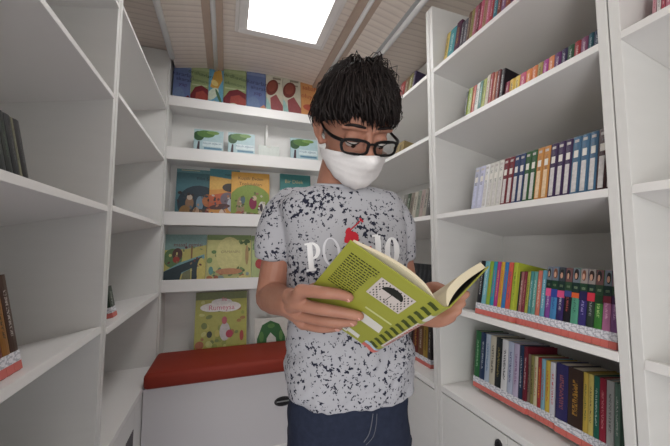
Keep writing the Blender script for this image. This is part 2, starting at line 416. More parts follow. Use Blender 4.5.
def row(px_list, xs, zs, s, items, h, d, where, group, style=None, k=K, xf=None, kb=None, zl=0.0):
    """px_list: measured sight lines between neighbouring spines; items: (colour words, rgb, ink, extra dict)"""
    xf = xf if xf is not None else (XR if s > 0 else XL)
    ymin = .4752 if (s > 0 and px_list[0] > 440 and px_list[0] < 620) else -9
    out = []
    for i, it in enumerate(items):
        nm, col, ink = it[:3]; ex = dict(it[3]) if len(it) > 3 else {}
        hh = h*ex.pop('h', 1.0); dd = ex.pop('d', d); xo = ex.pop('x', 0.0)
        gy = sum(col)/3; col = tuple(int(c_*.84+gy*.15) for c_ in col)
        st = ex.pop('style', style); what = ex.pop('what', 'book')
        xs_i = xs+s*xo
        zz = zs-k*abs(xs_i-xf)+zl
        kk = k if kb is None else kb
        xm = xs_i+s*kk*hh/2; zm = zz+hh/2
        ya, yb = y_at(px_list[i], xm, zm), y_at(px_list[i+1], xm, zm)
        ya, yb = max(ya, ymin), max(yb, ymin)
        if abs(ya-yb) < .004: continue
        lab = ('%s %s, %s from the left %s' % (nm, what, ORD[i], where)) if len(items) > 1 else '%s %s %s' % (nm, what, where)
        out.append(put_book(xs_i, ya, yb, zz, hh, dd, s, col, ink, lab, group, st, kk, **ex))
    return out
W_, K_, Y_ = (240, 240, 236), (20, 20, 24), (236, 200, 70)
# third shelf: numbered comic volumes
LAV, CRM, RED, BLU, GRN, ORG, PUR, LBU, BRN = (182, 184, 206), (214, 212, 204), (126, 34, 44), (40, 60, 108), (44, 94, 50), (206, 136, 60), (62, 40, 84), (62, 106, 142), (70, 34, 36)
def cm(n, c, pan=None): return (n, c, (90, 90, 100), dict(extra=mat('title_panel_'+n.replace(' ', '_'), pan or (206, 202, 200), .5, noise_amt=.35, noise_scale=90)))
px3 = [473.0, 478.2, 483.2, 487.8, 492.3, 497, 502, 507.2, 512.6, 518, 523.6, 529.4, 535.4, 541.8, 548.8, 556, 563.4, 571, 579.5, 588.2, 597, 607, 618]
it3 = [cm('lavender', LAV, (196, 198, 222)), cm('pale lavender', (192, 192, 220), (202, 204, 226)), cm('white', (226, 226, 226)), cm('cream', CRM), cm('cream', CRM), cm('cream', CRM), cm('crimson', RED), cm('crimson', RED), cm('dark blue', BLU), cm('dark blue', BLU), cm('green', GRN), cm('green', GRN),
       cm('orange', ORG, (226, 196, 160)), cm('orange', ORG, (226, 196, 160)), cm('purple', PUR), cm('purple', PUR), cm('purple', PUR), cm('sky blue', LBU), cm('sky blue', LBU), cm('sky blue', LBU), cm('dark brown', BRN), cm('dark brown', BRN)]
row(px3, .868, 1.257, 1, it3, .168, .13, "on the right bookcase's comic shelf", 'numbered comic volumes on the middle shelf', 'comic')
# fourth shelf
px4 = [478.2, 482.6, 487, 490.9, 494.6, 498.3, 502.2, 506.1, 511, 515.6, 518.6, 521.8, 525, 528.2, 531.6, 535.6, 540.2, 545.2, 550.5, 556.8, 563.8, 571, 578.6, 586.6, 594.4, 602.6, 611, 619]
cb = lambda c: mat('colour_band_%d_%d_%d' % c, c, .5)
two = lambda c: dict(extra=None)
it4 = [('black and white', (30, 30, 40), W_), ('pale teal', (110, 176, 190), W_), ('lime green', (140, 176, 50), (230, 110, 40)), ('turquoise', (30, 150, 180), (240, 90, 120)), ('magenta', (180, 50, 130), (250, 200, 60)), ('mustard yellow', (214, 160, 40), (200, 40, 80)), ('azure blue', (40, 120, 190), (220, 40, 80)), ('coral red', (220, 84, 70), (70, 60, 150)), ('lime yellow', (178, 190, 50), (60, 90, 40), dict(h=1.0, x=-.004)),
       ('thin black', (38, 46, 50), W_, dict(h=.86, x=.008)), ('thin dusty rose', (158, 96, 96), W_, dict(h=.86, x=.008)), ('thin dark red', (132, 40, 60), (220, 190, 160), dict(h=.87, x=.008)), ('thin olive yellow', (168, 168, 60), K_, dict(h=.87, x=.008)), ('thin teal', (66, 140, 140), W_, dict(h=.88, x=.008)), ('slim sea green', (92, 160, 150), W_, dict(h=.88, x=.007)), ('slim salmon', (206, 110, 90), W_, dict(h=.9, x=.006)), ('slim light blue', (90, 160, 186), W_, dict(h=.91, x=.004))]
for n, c, i_, b_ in (('violet', (122, 60, 150), W_, (220, 90, 140)), ('sky blue', (60, 130, 190), (40, 60, 120), (50, 70, 150)), ('deep purple', (54, 38, 100), W_, (214, 80, 130)), ('black', (28, 24, 34), (230, 100, 90), (60, 70, 130)), ('mint green', (80, 158, 130), (40, 80, 70), (214, 96, 50)), ('indigo', (54, 46, 118), (200, 190, 230), (40, 34, 80)), ('dark grey green', (46, 60, 52), (190, 190, 190), (200, 50, 70)), ('bright green', (58, 130, 50), (220, 230, 160), (30, 60, 34)), ('dusty pink', (182, 104, 150), (230, 190, 210), (110, 30, 50)), ('mauve', (120, 72, 128), (210, 180, 210), (60, 34, 70))):
    it4.append((n, c, i_, dict(style='portrait', extra=cb(b_), what='hardback', h=.97)))
row(px4, .878, .878, 1, it4, .196, .145, "above the right counter", 'colourful books on the fourth shelf', 'tape')
# counter row
px5 = [477.0, 482, 487, 491.5, 497, 503, 509, 514.5, 520, 524.2, 528, 531.2, 534.4, 538, 541.6, 545.7, 550.2, 556, 568, 583, 588.2, 593.4, 599.2, 606, 614, 620]
it5 = [('forest green', (34, 110, 58), (180, 220, 180)), ('navy', (28, 52, 92), W_), ('blue and white', (170, 186, 206), (40, 90, 150)), ('beige', (196, 190, 170), K_), ('black', (30, 38, 42), (200, 180, 90)), ('white', (214, 216, 218), K_), ('pale grey blue', (172, 182, 206), (60, 60, 110)), ('lilac', (182, 170, 200), (110, 60, 110)), ('navy blue', (30, 50, 82), W_), ('dark red', (112, 28, 44), W_),
       ('thin taupe', (120, 104, 86), K_, dict(h=.9, x=.006)), ('thin olive', (134, 128, 70), K_, dict(h=.9, x=.006)), ('thin cream', (200, 190, 150), (160, 40, 30), dict(h=.9, x=.006)), ('thin red', (168, 44, 44), Y_, dict(h=.9, x=.006)), ('thin light blue', (120, 170, 190), (190, 40, 40), dict(h=.9, x=.006)), ('thin yellow', (206, 176, 60), (190, 40, 40), dict(h=.9, x=.006)), ('thin white and red', (206, 206, 214), (190, 30, 40), dict(h=.9, x=.006)),
       ('thick indigo', (48, 44, 100), (200, 110, 90), dict(h=.93)), ('thick black and gold', (58, 40, 34), (226, 170, 60), dict(h=.93)), ('golden yellow', (198, 166, 60), (40, 90, 60), dict(h=.93)), ('pale yellow', (206, 186, 92), (60, 40, 40), dict(h=.93)), ('teal green', (22, 104, 84), W_, dict(h=.93)), ('crimson', (172, 34, 60), (240, 190, 190), dict(h=.93)), ('grey white', (186, 190, 188), (90, 90, 90), dict(h=.93)), ('sage green', (96, 132, 116), W_, dict(h=.93))]
px5 = [v-2.5*(1-i/25) for i, v in enumerate(px5)]
row(px5, .940, .550, 1, it5, .214, .142, "standing on the right counter", 'books standing on the counter of the right bookcase', 'tape', k=0, kb=.12, zl=.0175)
# highest shelf
px1 = [444.5, 448.0, 454.4, 459.6, 463, 466.4, 469.6, 472.6, 475.8, 479, 482.4, 486, 489.6, 493.4, 497.4, 501.6, 506, 511, 516, 522, 529, 537]
it1 = [('pale yellow', (222, 190, 96), K_), ('teal', (56, 146, 156), W_), ('dark plum', (78, 26, 62), (210, 170, 60), dict(h=1.04)), ('dark grey', (70, 66, 78), W_, dict(h=.9)), ('slate grey', (92, 92, 104), W_, dict(h=.9)), ('brown', (110, 76, 66), (200, 200, 170)), ('olive', (150, 140, 80), K_), ('dusty pink', (176, 96, 116), W_), ('maroon', (116, 40, 56), W_), ('rose pink', (196, 80, 112), W_), ('tan', (166, 130, 100), (130, 30, 40)), ('pink', (200, 96, 130), W_), ('red', (170, 44, 54), W_), ('teal blue', (50, 120, 140), W_), ('brown red', (126, 56, 50), W_), ('mauve', (130, 90, 130), W_), ('rust', (150, 70, 50), W_), ('plum', (96, 40, 80), W_), ('grey', (120, 116, 116), K_), ('green', (70, 120, 80), W_), ('navy', (40, 50, 90), W_)]
row(px1, .885, 1.905, 1, it1, .178, .13, "on the top right shelf", 'books on the highest right shelf')
# second highest shelf
px2 = [464.4, 466.6, 471, 474.6, 478.2, 481.4, 485, 488.4, 492, 495.4, 498.8, 503.4, 508.6, 513.6, 519, 525, 530.8, 536.6, 542, 547.6, 553.4, 560.4, 566.6, 573.4, 580, 587.4, 593, 600]
low = dict(x=.014, h=.60)
it2 = [('thin black', (36, 40, 34), W_, dict(h=.95)), ('lime green', (134, 158, 36), W_), ('vermilion', (180, 60, 40), Y_), ('white', (212, 214, 206), K_), ('sea green', (84, 134, 126), W_), ('yellow green', (168, 178, 72), K_), ('cream white', (208, 200, 180), (140, 40, 40), dict(h=1.04)), ('brick red', (160, 48, 46), W_, dict(h=1.04)), ('terracotta', (176, 96, 66), W_, dict(h=1.0)), ('dull maroon', (120, 60, 62), W_), ('black', (34, 26, 34), W_, dict(h=.98, x=.004)),
       ('crimson', (160, 40, 74), W_, low), ('golden yellow', (226, 182, 52), K_, low), ('yellow', (232, 196, 74), K_, low), ('pink', (206, 80, 116), W_, low), ('orange', (228, 128, 56), W_, low), ('bright orange', (222, 120, 66), W_, low), ('olive tan', (170, 152, 84), K_, low), ('magenta', (176, 60, 140), W_, low), ('peach orange', (226, 134, 84), W_, low), ('purple', (96, 36, 100), W_, low), ('dark indigo', (48, 38, 80), W_, low), ('dark green', (42, 84, 56), W_, low), ('red', (170, 48, 56), W_, low), ('mauve', (140, 74, 116), W_, low), ('teal', (42, 100, 120), W_, low), ('navy blue', (38, 56, 96), W_, low)]
row(px2, .885, 1.617, 1, it2, .145, .12, "on the second highest right shelf", 'books on the second highest right shelf')
# far right bookcase behind the boy
far = lambda pxs, xs, zs, its, h, where, grp, st=None, k=K: row(pxs, xs, zs, 1, its, h, .13, where, grp, st, k)
far([399.5, 404, 408, 412, 414.3], .885, 1.905, [('red', (150, 50, 50), W_), ('brown', (110, 84, 60), W_), ('olive', (120, 116, 60), W_), ('dark violet', (60, 48, 80), W_)], .135, 'on the top shelf behind the boy', 'books on the far top shelf')
far([427, 431.3], .885, 1.905, [('narrow black', (40, 40, 46), W_)], .16, 'alone at the right end of the top shelf behind the boy', 'books on the far top shelf')
far([391, 397, 403], .90, 1.617, [('tan', (140, 122, 88), K_), ('mustard', (150, 130, 84), K_)], .10, 'on the shelf beside the boy\'s glasses', 'books on the far second shelf')
far([402, 406, 409.5, 413, 416.5, 420, 423.5, 427, 430.8], .885, 1.257, [('grey', (120, 118, 112), W_), ('dark green', (70, 84, 66), W_), ('taupe', (134, 122, 110), K_), ('cream', (176, 168, 154), K_), ('sage grey', (134, 140, 126), K_), ('pinkish grey', (166, 146, 140), K_), ('stone', (160, 154, 144), K_), ('charcoal', (96, 92, 92), W_)], .15, "behind the boy's shoulder", 'books on the far middle shelf')
far([404, 408.5, 413, 417.5, 421.5, 426, 430.8], .885, .878, [('black ribbed', (36, 38, 44), (90, 92, 100))]*6, .165, 'in the black set behind the boy', 'black set of books on the far lower shelf')
far([408, 413, 418, 423, 427.5, 431.2], .935, .540, [('black', (44, 36, 36), W_), ('dark red', (110, 40, 36), Y_), ('brown', (116, 76, 44), W_), ('mustard', (160, 126, 44), K_), ('charcoal', (52, 48, 50), W_)], .20, 'on the counter behind the boy', 'books on the far counter', 'tape', .06)
# left bookcases
left = lambda pxs, xs, zs, its, h, where, grp, st=None, k=K: row(pxs, xs, zs, -1, its, h, .13, where, grp, st, k)
left([-6, 3, 10, 17, 19.5, 25.5], -.400, 1.250, [('black', (24, 28, 28), (90, 100, 90)), ('black', (28, 34, 30), (80, 110, 80)), ('black', (26, 28, 30), (100, 100, 96)), ('thin olive edged', (128, 124, 96), K_), ('dark grey', (34, 32, 34), (90, 90, 90))], .150, 'on the near left shelf', 'dark books on the near left shelf')
left([-10, -2, 6, 14], -.395, .872, [('dark red', (110, 36, 30), W_), ('amber brown', (150, 96, 34), K_), ('dark brown', (72, 44, 34), W_)], .20, 'on the lower near left shelf', 'labelled books on the lower left shelf', 'tape')
left([-12, -3, 4, 10], -.40, .445, [('dark green', (24, 64, 52), W_), ('teal', (24, 92, 90), W_), ('deep green', (34, 80, 60), W_)], .235, 'on the near left counter', 'green books on the left counter', None, .03)
left([110, 114.5], -.42, 1.257, [('dark thin', (50, 44, 46), W_)], .10, 'half hidden behind the left upright', 'books half hidden behind the left upright')
left([110, 114.5], -.40, .855, [('dark green', (44, 60, 52), W_)], .12, 'just above the far left counter, half behind the upright', 'books half hidden behind the left upright', 'tape')
# books at the right edge on the nearest bookcase
pz = row([652, 656.5, 661, 665.5, 671, 678], .900, 1.617, 1, [('pale pink', (206, 150, 160), (150, 40, 60)), ('white', (220, 216, 214), K_), ('rose', (190, 80, 100), W_), ('pink', (200, 120, 140), W_), ('red', (170, 60, 70), W_)], .15, .13, 'high on the nearest right bookcase', 'books on the nearest right bookcase')

# ------------------------------------------------------------------ face-out picture books on the rack
def art(parent, W, H, shapes, name='cover_picture'):
    """flat printed artwork; shapes in 0..1 cover coordinates, bottom-left origin"""
    bm = bmesh.new(); mats = []; idx = {}
    def mi(c):
        if c not in idx:
            idx[c] = len(mats); gy = sum(c)/3; mats.append(mat('ink_%d_%d_%d' % c, tuple(v*.78+gy*.16 for v in c), .42, noise_amt=.24, noise_scale=70))
        return idx[c]
    y = -.0004
    for sh in shapes:
        y -= .00012
        if sh[0] == 'e':
            _, cx, cy, rx, ry, c = sh[:6]; rot = math.radians(sh[6]) if len(sh) > 6 else 0
            pts = []
            for i in range(20):
                a = 2*PI*i/20; ex, ey = rx*W*math.cos(a), ry*H*math.sin(a)
                X_ = cx*W+ex*math.cos(rot)-ey*math.sin(rot); Z_ = cy*H+ex*math.sin(rot)+ey*math.cos(rot)
                pts.append((min(max(X_, .0005), W-.0005), y, min(max(Z_, .0005), H-.0005)))
        elif sh[0] == 'r':
            _, x0, z0, x1, z1, c = sh; pts = [(x0*W, y, z0*H), (x1*W, y, z0*H), (x1*W, y, z1*H), (x0*W, y, z1*H)]
        elif sh[0] == 'p':
            _, pp, c = sh; pts = [(a*W, y, b*H) for a, b in pp]
        elif sh[0] == 't':
            _, s_, cx, cy, size, c = sh[:6]; rot = math.radians(sh[6]) if len(sh) > 6 else 0
            tb = text_bm(s_, size*H)
            tb.transform(Matrix.Translation((cx*W, y-.0002, cy*H)) @ Matrix.Rotation(rot, 4, 'Y') @ Matrix.Rotation(PI/2, 4, 'X'))
            merge(bm, tb, None, mi(c)); continue
        bm.faces.new([bm.verts.new(p) for p in pts]).material_index = mi(c)
    for f in bm.faces:
        f.normal_update()
        if f.normal.y > 0: f.normal_flip()
    return obj(name, bm, mats, parent, local=True, normals=False)
def rack_book(pxl, pxr, pyt, ledge_top, base, spinec, shapes, label, group='picture books face out on the back rack', yf=2.118, lean=8, bottom=None):
    zt = on_y((pxl+pxr)/2, pyt, yf+.02).z
    zb = ledge_top if bottom is None else bottom
    x0 = on_y(pxl, 200, yf).x; x1 = on_y(pxr, 200, yf).x
    # correct for the slight lean of verticals
    mid = (pyt+0)/1
    x0 = on_y(pxl, pyt+10, yf).x; x1 = on_y(pxr, pyt+10, yf).x
    W, H = x1-x0, (zt-zb)/math.cos(math.radians(lean))
    R = Matrix.Rotation(math.radians(-lean), 3, 'X')
    r = thing('picture_book', (x0, yf, zb+.0005), label, 'book', group, R)
    t = .010
    bm = bmesh.new(); box(bm, (0, 0, 0), (W, .0015, H)); box(bm, (0, t-.0015, 0), (W, t, H)); box(bm, (0, .0015, 0), (.002, t-.0015, H))
    obj('cover', bm, mat('cover_%d_%d_%d' % base, tuple(v*.78+sum(base)/3*.16 for v in base), .4, noise_amt=.16, noise_scale=50), r, local=True)
    obj('pages', B((.002, .0015, .002), (W-.003, t-.0015, H-.002)), PAGES, r, local=True)
    art(r, W, H, shapes)
    return r
def squig(n, c, seed, y0=0, y1=.5, r=.06, cols=None):
    rr = random.Random(seed); out = []
    for i in range(n):
        cc = rr.choice(cols or [c])
        out.append(('e', rr.uniform(.05, .95), rr.uniform(y0, y1), rr.uniform(.4, 1)*r, rr.uniform(.4, 1)*r*.8, cc, rr.uniform(0, 180)))
    return out
# top ledge, z 1.992
def green_red(nm, lab, pxl, pxr, pyt, seed, yf=2.118):
    rack_book(pxl, pxr, pyt-2, 2.007, (150, 168, 110), W_, [('r', 0, .86, 1, .93, (170, 184, 130)), ('t', 'ordhavlari', .55, .78, .12, (60, 84, 60), 8), ('t', 'ekonomi', .5, .62, .11, (70, 94, 66), 6), ('r', .05, .5, .95, .53, (186, 196, 150)),
        ('p', [(0, 0), (0, .28), (.25, .46), (.62, .52), (1, .44), (1, .15), (.55, 0)], (122, 30, 40)), ('p', [(.25, .05), (.32, .34), (.7, .40), (1, .30), (1, 0), (.4, 0)], (168, 62, 50)), ('e', .45, .08, .3, .12, (200, 204, 170), -10), ('e', .75, .04, .22, .07, (90, 120, 70))], lab, yf=yf)
def blue_b(lab, pxl, pxr, pyt, hand=(170, 110, 90), yf=2.118):
    rack_book(pxl, pxr, pyt-2, 2.007, (96, 116, 168), W_, [('r', 0, .90, 1, .96, (126, 140, 184)), ('t', 'kararlar', .55, .74, .13, (48, 44, 100), 4), ('t', 'akarak', .62, .62, .12, (48, 44, 100), 4), ('t', 'yap', .58, .50, .12, (70, 40, 110), 4), ('e', .35, .2, .35, .22, (104, 128, 170)), ('p', [(.6, 0), (.72, .2), (.9, .26), (1, .2), (1, 0)], hand)], lab, yf=yf)
blue_b('slate blue picture book, leftmost on the top ledge of the rack', 173, 190.5, 64, (120, 30, 50))
green_red('', 'green picture book with a red shape, second from the left on the top ledge', 190.8, 208.5, 65, 3)
rack_book(208.8, 223.6, 64, 2.007, (96, 164, 196), W_, [('p', [(.1, .5), (.35, .85), (.8, .95), (.95, .7), (.6, .45)], (214, 160, 60)), ('e', .4, .6, .2, .08, (236, 210, 120), 40), ('e', .3, .35, .3, .16, (200, 214, 190), -30), ('p', [(0, .05), (.4, .2), (1, .12), (1, 0), (0, 0)], (216, 160, 50)), ('e', .7, .3, .1, .18, (70, 110, 70), 20)], 'narrow sky blue and orange picture book between two green ones')
green_red('', 'green picture book with a red shape, right of the narrow sky blue one', 223.9, 246.6, 68, 5)
blue_b('periwinkle blue picture book in the middle of the top ledge', 247, 266.4, 72, (206, 130, 90))
for i, (a, b_) in enumerate(((266.7, 283.4), (283.7, 301.6))):
    rack_book(a, b_, 73.5+i*3, 2.007, (206, 200, 176), W_, [('r', .4, .9, .9, .95, (140, 130, 110)), ('r', .45, .8, .85, .84, (150, 140, 120)), ('e', .36, .70, .34, .20, (122, 48, 40), -20), ('e', .36, .72, .24, .13, (150, 70, 52), -20), ('p', [(.3, 0), (.25, .45), (.6, .55), (1, .3), (1, 0)], (158, 74, 76)), ('e', .12, .25, .14, .22, (150, 196, 190), 15), ('e', .7, .05, .2, .06, (64, 72, 60))], ['cream picture book with a dark red bubble, sixth on the top ledge', 'cream picture book with a dark red bubble, beside the orange one'][i])
rack_book(301.9, 320, 80, 2.007, (222, 150, 84), W_, [('t', 'sabah', .5, .82, .15, (176, 60, 44), 3), ('t', 'oluyor', .5, .62, .15, (180, 64, 44), 3), ('e', .5, .35, .4, .08, (196, 84, 60), -5), ('e', .6, .16, .35, .07, (196, 84, 60), 10), ('e', .5, .05, .4, .05, (236, 180, 100))], 'orange picture book at the right end of the top ledge')
# second ledge small landscape booklets
def tree_book(pxl, pxr, pyt, lab):
    rack_book(pxl, pxr, pyt, 1.669, (176, 208, 214), W_, [('r', .3, .45, .98, .62, (214, 230, 232)), ('p', [(.06, 0), (.14, .6), (.2, .6), (.2, 0)], (70, 50, 60)), ('e', .16, .78, .18, .16, (50, 92, 50)), ('e', .4, .86, .3, .12, (84, 130, 56)), ('e', .64, .92, .22, .06, (120, 160, 76)), ('t', 'küçük ağacın', .62, .56, .10, (80, 130, 160)), ('r', .35, .36, .95, .42, (90, 140, 170)), ('r', .4, .24, .95, .29, (150, 90, 90)), ('r', .42, .18, .9, .22, (200, 120, 120))], lab, group='small tree booklets on the second ledge')
tree_book(193.5, 223.2, 129.8, 'small pale blue booklet with a green tree, leftmost on the second ledge')
tree_book(228, 255, 133, 'small pale blue booklet with a green tree, second from the left')
rack_book(258.5, 279.5, 146, 1.669, (206, 214, 206), W_, [('t', 'MASAL', .5, .93, .05, (190, 130, 90))], 'low pale booklet barely showing over the second ledge')
tree_book(291, 318.5, 138.6, 'small pale blue booklet with a green tree, nearest the boy')
# third ledge, z 1.265
rack_book(175.5, 222, 169, 1.265, (70, 118, 128), W_, [('r', 0, .93, 1, 1, (96, 150, 156)), ('r', .1, .97, .5, .985, (200, 190, 150)), ('t', 'Yılın Son', .62, .83, .085, (34, 54, 70)), ('e', .5, .36, .46, .34, (44, 62, 74)), ('e', .3, .36, .09, .12, (150, 110, 80)), ('e', .3, .47, .06, .05, (200, 180, 160)), ('e', .52, .36, .08, .14, (110, 140, 160)), ('e', .7, .42, .13, .12, (190, 110, 60)), ('e', .55, .14, .38, .12, (84, 66, 54)), ('e', .2, .16, .12, .16, (150, 110, 60)), ('e', .85, .25, .1, .14, (120, 50, 44)), ('e', .45, .2, .07, .09, (190, 150, 120)), ('e', .72, .18, .08, .12, (140, 60, 54))]+squig(34, None, 21, .04, .55, .045, [(60, 70, 80), (150, 110, 76), (120, 66, 50), (90, 110, 120), (180, 140, 110), (60, 50, 50)]), 'teal picture book with huddled figures, leftmost on the third ledge', yf=2.150)
rack_book(209.5, 240, 168.5, 1.265, (224, 150, 66), W_, [('p', [(0, .86), (0, 1), (1, 1), (1, .80), (.4, .84)], (70, 138, 150)), ('p', [(0, .6), (0, .86), (.4, .84), (1, .80), (1, .66)], (230, 178, 84)), ('t', 'masal', .62, .90, .06, (40, 60, 70)), ('p', [(0, .24), (0, .5), (1, .62), (1, .3)], (206, 96, 60)), ('e', .68, .66, .26, .08, (70, 64, 60)), ('e', .6, .44, .24, .13, (120, 104, 116)), ('e', .75, .34, .16, .13, (176, 180, 196)), ('e', .35, .3, .34, .05, (90, 60, 60), 8), ('r', 0, 0, 1, .18, (150, 92, 70)), ('e', .45, .18, .12, .08, (214, 190, 170))]+squig(30, None, 22, .03, .5, .05, [(90, 80, 90), (180, 110, 80), (120, 66, 60), (190, 180, 170), (70, 60, 60)]), 'orange picture book with teal corner, half covered by its neighbour', yf=2.134)
rack_book(231.5, 270.2, 172, 1.265, (226, 164, 60), W_, [('e', .5, .34, .60, .42, (132, 156, 60)), ('t', 'Küçük Evden', .5, .88, .088, (92, 60, 30)), ('t', 'Toplulukları', .5, .77, .088, (92, 60, 30)), ('r', 0, 0, 1, .2, (120, 96, 62)), ('e', .24, .30, .10, .22, (160, 130, 96)), ('e', .30, .46, .06, .08, (84, 110, 120)), ('e', .56, .40, .10, .12, (140, 30, 70)), ('e', .60, .50, .06, .05, (200, 170, 140)), ('e', .80, .3, .10, .14, (214, 208, 200)), ('e', .78, .32, .04, .08, (60, 50, 60)), ('e', .45, .12, .3, .10, (96, 74, 56)), ('e', .2, .12, .12, .12, (176, 100, 60)), ('e', .7, .1, .14, .08, (150, 130, 100))]+squig(34, None, 23, .03, .6, .042, [(96, 110, 56), (150, 110, 76), (110, 70, 56), (190, 180, 150), (70, 80, 60), (150, 60, 70)]), 'yellow and green picture book in front on the third ledge', yf=2.118)
rack_book(281, 312, 174, 1.265, (56, 130, 128), W_, [('t', 'Bir Dilek', .45, .85, .10, (200, 180, 120)), ('e', .5, .3, .4, .25, (70, 104, 110)), ('e', .3, .3, .1, .16, (180, 140, 100))], "dark teal picture book peeking out beside the boy's shoulder")
# fourth ledge, z .866
rack_book(164, 206.4, 234.5, .866, (196, 184, 96), W_, [('p', [(0, .7), (0, 1), (1, 1), (1, .8), (.5, .72)], (124, 160, 156)), ('e', .2, .55, .22, .18, (96, 130, 80)), ('t', 'masal gemisi', .55, .80, .10, (130, 50, 60)), ('e', .3, .62, .12, .12, (90, 60, 56)), ('e', .28, .52, .08, .06, (176, 60, 50)), ('r', .62, .45, .66, .78, (140, 100, 60)), ('p', [(0, .3), (.35, .46), (.95, .62), (.96, .55), (.55, .30), (.1, .15)], (110, 164, 170)), ('p', [(0, .10), (0, .30), (.30, .40), (.9, .58), (.76, .08), (.66, .08), (.66, .36), (.42, .28), (.36, .08)], (44, 62, 70)), ('p', [(.4, .08), (.45, .28), (.62, .34), (.64, .08)], (126, 128, 90)), ('e', .3, .04, .3, .06, (96, 150, 110)), ('e', .88, .3, .1, .25, (214, 196, 96)), ('e', .85, .06, .12, .05, (90, 140, 80))]+squig(18, None, 24, .3, .75, .04, [(120, 140, 90), (150, 120, 80), (210, 200, 120), (110, 60, 60)]), 'yellow picture book with a dark teal ship, leftmost on the fourth ledge')
rack_book(206.8, 251.6, 235, .866, (204, 200, 122), W_, [('r', 0, .9, 1, 1, (124, 150, 84))]+squig(26, None, 4, .3, .98, .07, [(96, 134, 70), (120, 150, 84), (80, 110, 60)])+[('e', .5, .62, .30, .34, (214, 206, 130)), ('t', 'ORMANIN', .52, .66, .075, (150, 130, 90))]+squig(26, None, 5, .02, .32, .07, [(96, 134, 90), (120, 150, 96), (176, 96, 66), (140, 160, 150), (206, 120, 70)])+[('e', .5, .28, .3, .06, (196, 130, 84)), ('e', .82, .12, .12, .08, (222, 204, 120)), ('e', .1, .3, .05, .08, (90, 150, 140)), ('e', .9, .6, .04, .2, (176, 140, 90))], 'cream picture book with a green leafy border on the fourth ledge')
rack_book(252, 297, 236, .866, (182, 196, 130), W_, [('r', 0, .9, 1, 1, (130, 158, 90))]+squig(20, None, 8, .35, .95, .07, [(110, 150, 90), (150, 176, 110)])+[('e', .18, .42, .1, .1, (190, 60, 60)), ('e', .3, .2, .14, .12, (140, 170, 160)), ('e', .9, .3, .1, .2, (110, 150, 80)), ('e', .2, .08, .1, .05, (220, 210, 180))], "light green picture book partly hidden by the boy's sleeve")
# bottom level, standing on the cushion behind the bench
rack_book(195, 247.3, 292.5, .509, (178, 176, 70), W_, [('r', 0, .88, 1, 1, (112, 122, 60))]+squig(40, None, 11, .05, .85, .07, [(150, 160, 60), (196, 186, 80), (120, 134, 60), (170, 120, 60), (200, 200, 110)])+[('e', .35, .76, .26, .07, (226, 220, 214)), ('e', .62, .76, .26, .08, (230, 222, 218)), ('e', .5, .84, .2, .05, (220, 214, 210)), ('t', 'Rumeysa', .5, .75, .11, (214, 96, 120)), ('t', 'ile', .55, .88, .09, (220, 90, 110)), ('e', .57, .38, .10, .14, (196, 190, 190)), ('e', .56, .55, .05, .06, (196, 84, 96)), ('e', .66, .34, .07, .06, (190, 40, 70)), ('e', .28, .35, .05, .05, (50, 56, 40)), ('r', 0, 0, 1, .06, (200, 176, 66)), ('e', .9, .3, .04, .08, (176, 60, 50)), ('e', .1, .2, .08, .06, (180, 100, 60))], 'large olive green picture book with pink title standing behind the bench cushion', yf=2.089, bottom=.44)
rack_book(255, 292, 318, .509, (214, 212, 204), W_, [('p', [(.06, 0), (.06, .4), (.2, .8), (.42, .92), (.66, .8), (.82, .4), (.82, 0), (.60, 0), (.56, .4), (.42, .56), (.32, .4), (.28, 0)], (46, 110, 52)), ('e', .18, .45, .06, .16, (84, 140, 60)), ('e', .44, .76, .1, .07, (84, 140, 60)), ('e', .7, .45, .05, .16, (96, 146, 70))], 'white picture book with a green leafy arch beside the boy, behind the cushion', yf=2.089, bottom=.44)

# ------------------------------------------------------------------ the boy
SKIN = bpy.data.materials.new('skin'); SKIN.use_nodes = True
def skin_mat():
    nt = SKIN.node_tree; N = nt.nodes; L = nt.links; b = N['Principled BSDF']; b.inputs['Roughness'].default_value = .5; b.inputs['Specular IOR Level'].default_value = .35
    b.inputs['Subsurface Weight'].default_value = .12; b.inputs['Subsurface Radius'].default_value = (.01, .004, .002); b.inputs['Subsurface Scale'].default_value = .6
    tc = N.new('ShaderNodeTexCoord'); nz = N.new('ShaderNodeTexNoise'); nz.inputs['Scale'].default_value = 28; nz.inputs['Detail'].default_value = 3; L.new(tc.outputs['Object'], nz.inputs['Vector'])
    mx = N.new('ShaderNodeMixRGB'); mx.inputs[1].default_value = (*lin((158, 108, 90)), 1); mx.inputs[2].default_value = (*lin((186, 136, 114)), 1); L.new(nz.outputs['Fac'], mx.inputs[0]); L.new(mx.outputs[0], b.inputs['Base Color'])
skin_mat()
# head frame
HC = P(354.5, 130, .70)
th, ph = math.radians(20), math.radians(34)
F0 = -FWH*math.cos(th)+RT*math.sin(th)
HX = RT*math.cos(th)+FWH*math.sin(th)
HY = F0*math.cos(ph)-ZV*math.sin(ph)
HZ = ZV*math.cos(ph)+F0*math.sin(ph)
_c, _s = math.cos(math.radians(3)), math.sin(math.radians(3))
HX, HZ = HX*_c+HZ*_s, HZ*_c-HX*_s
def Hd(x, y, z): return HC+HX*x+HY*y+HZ*z
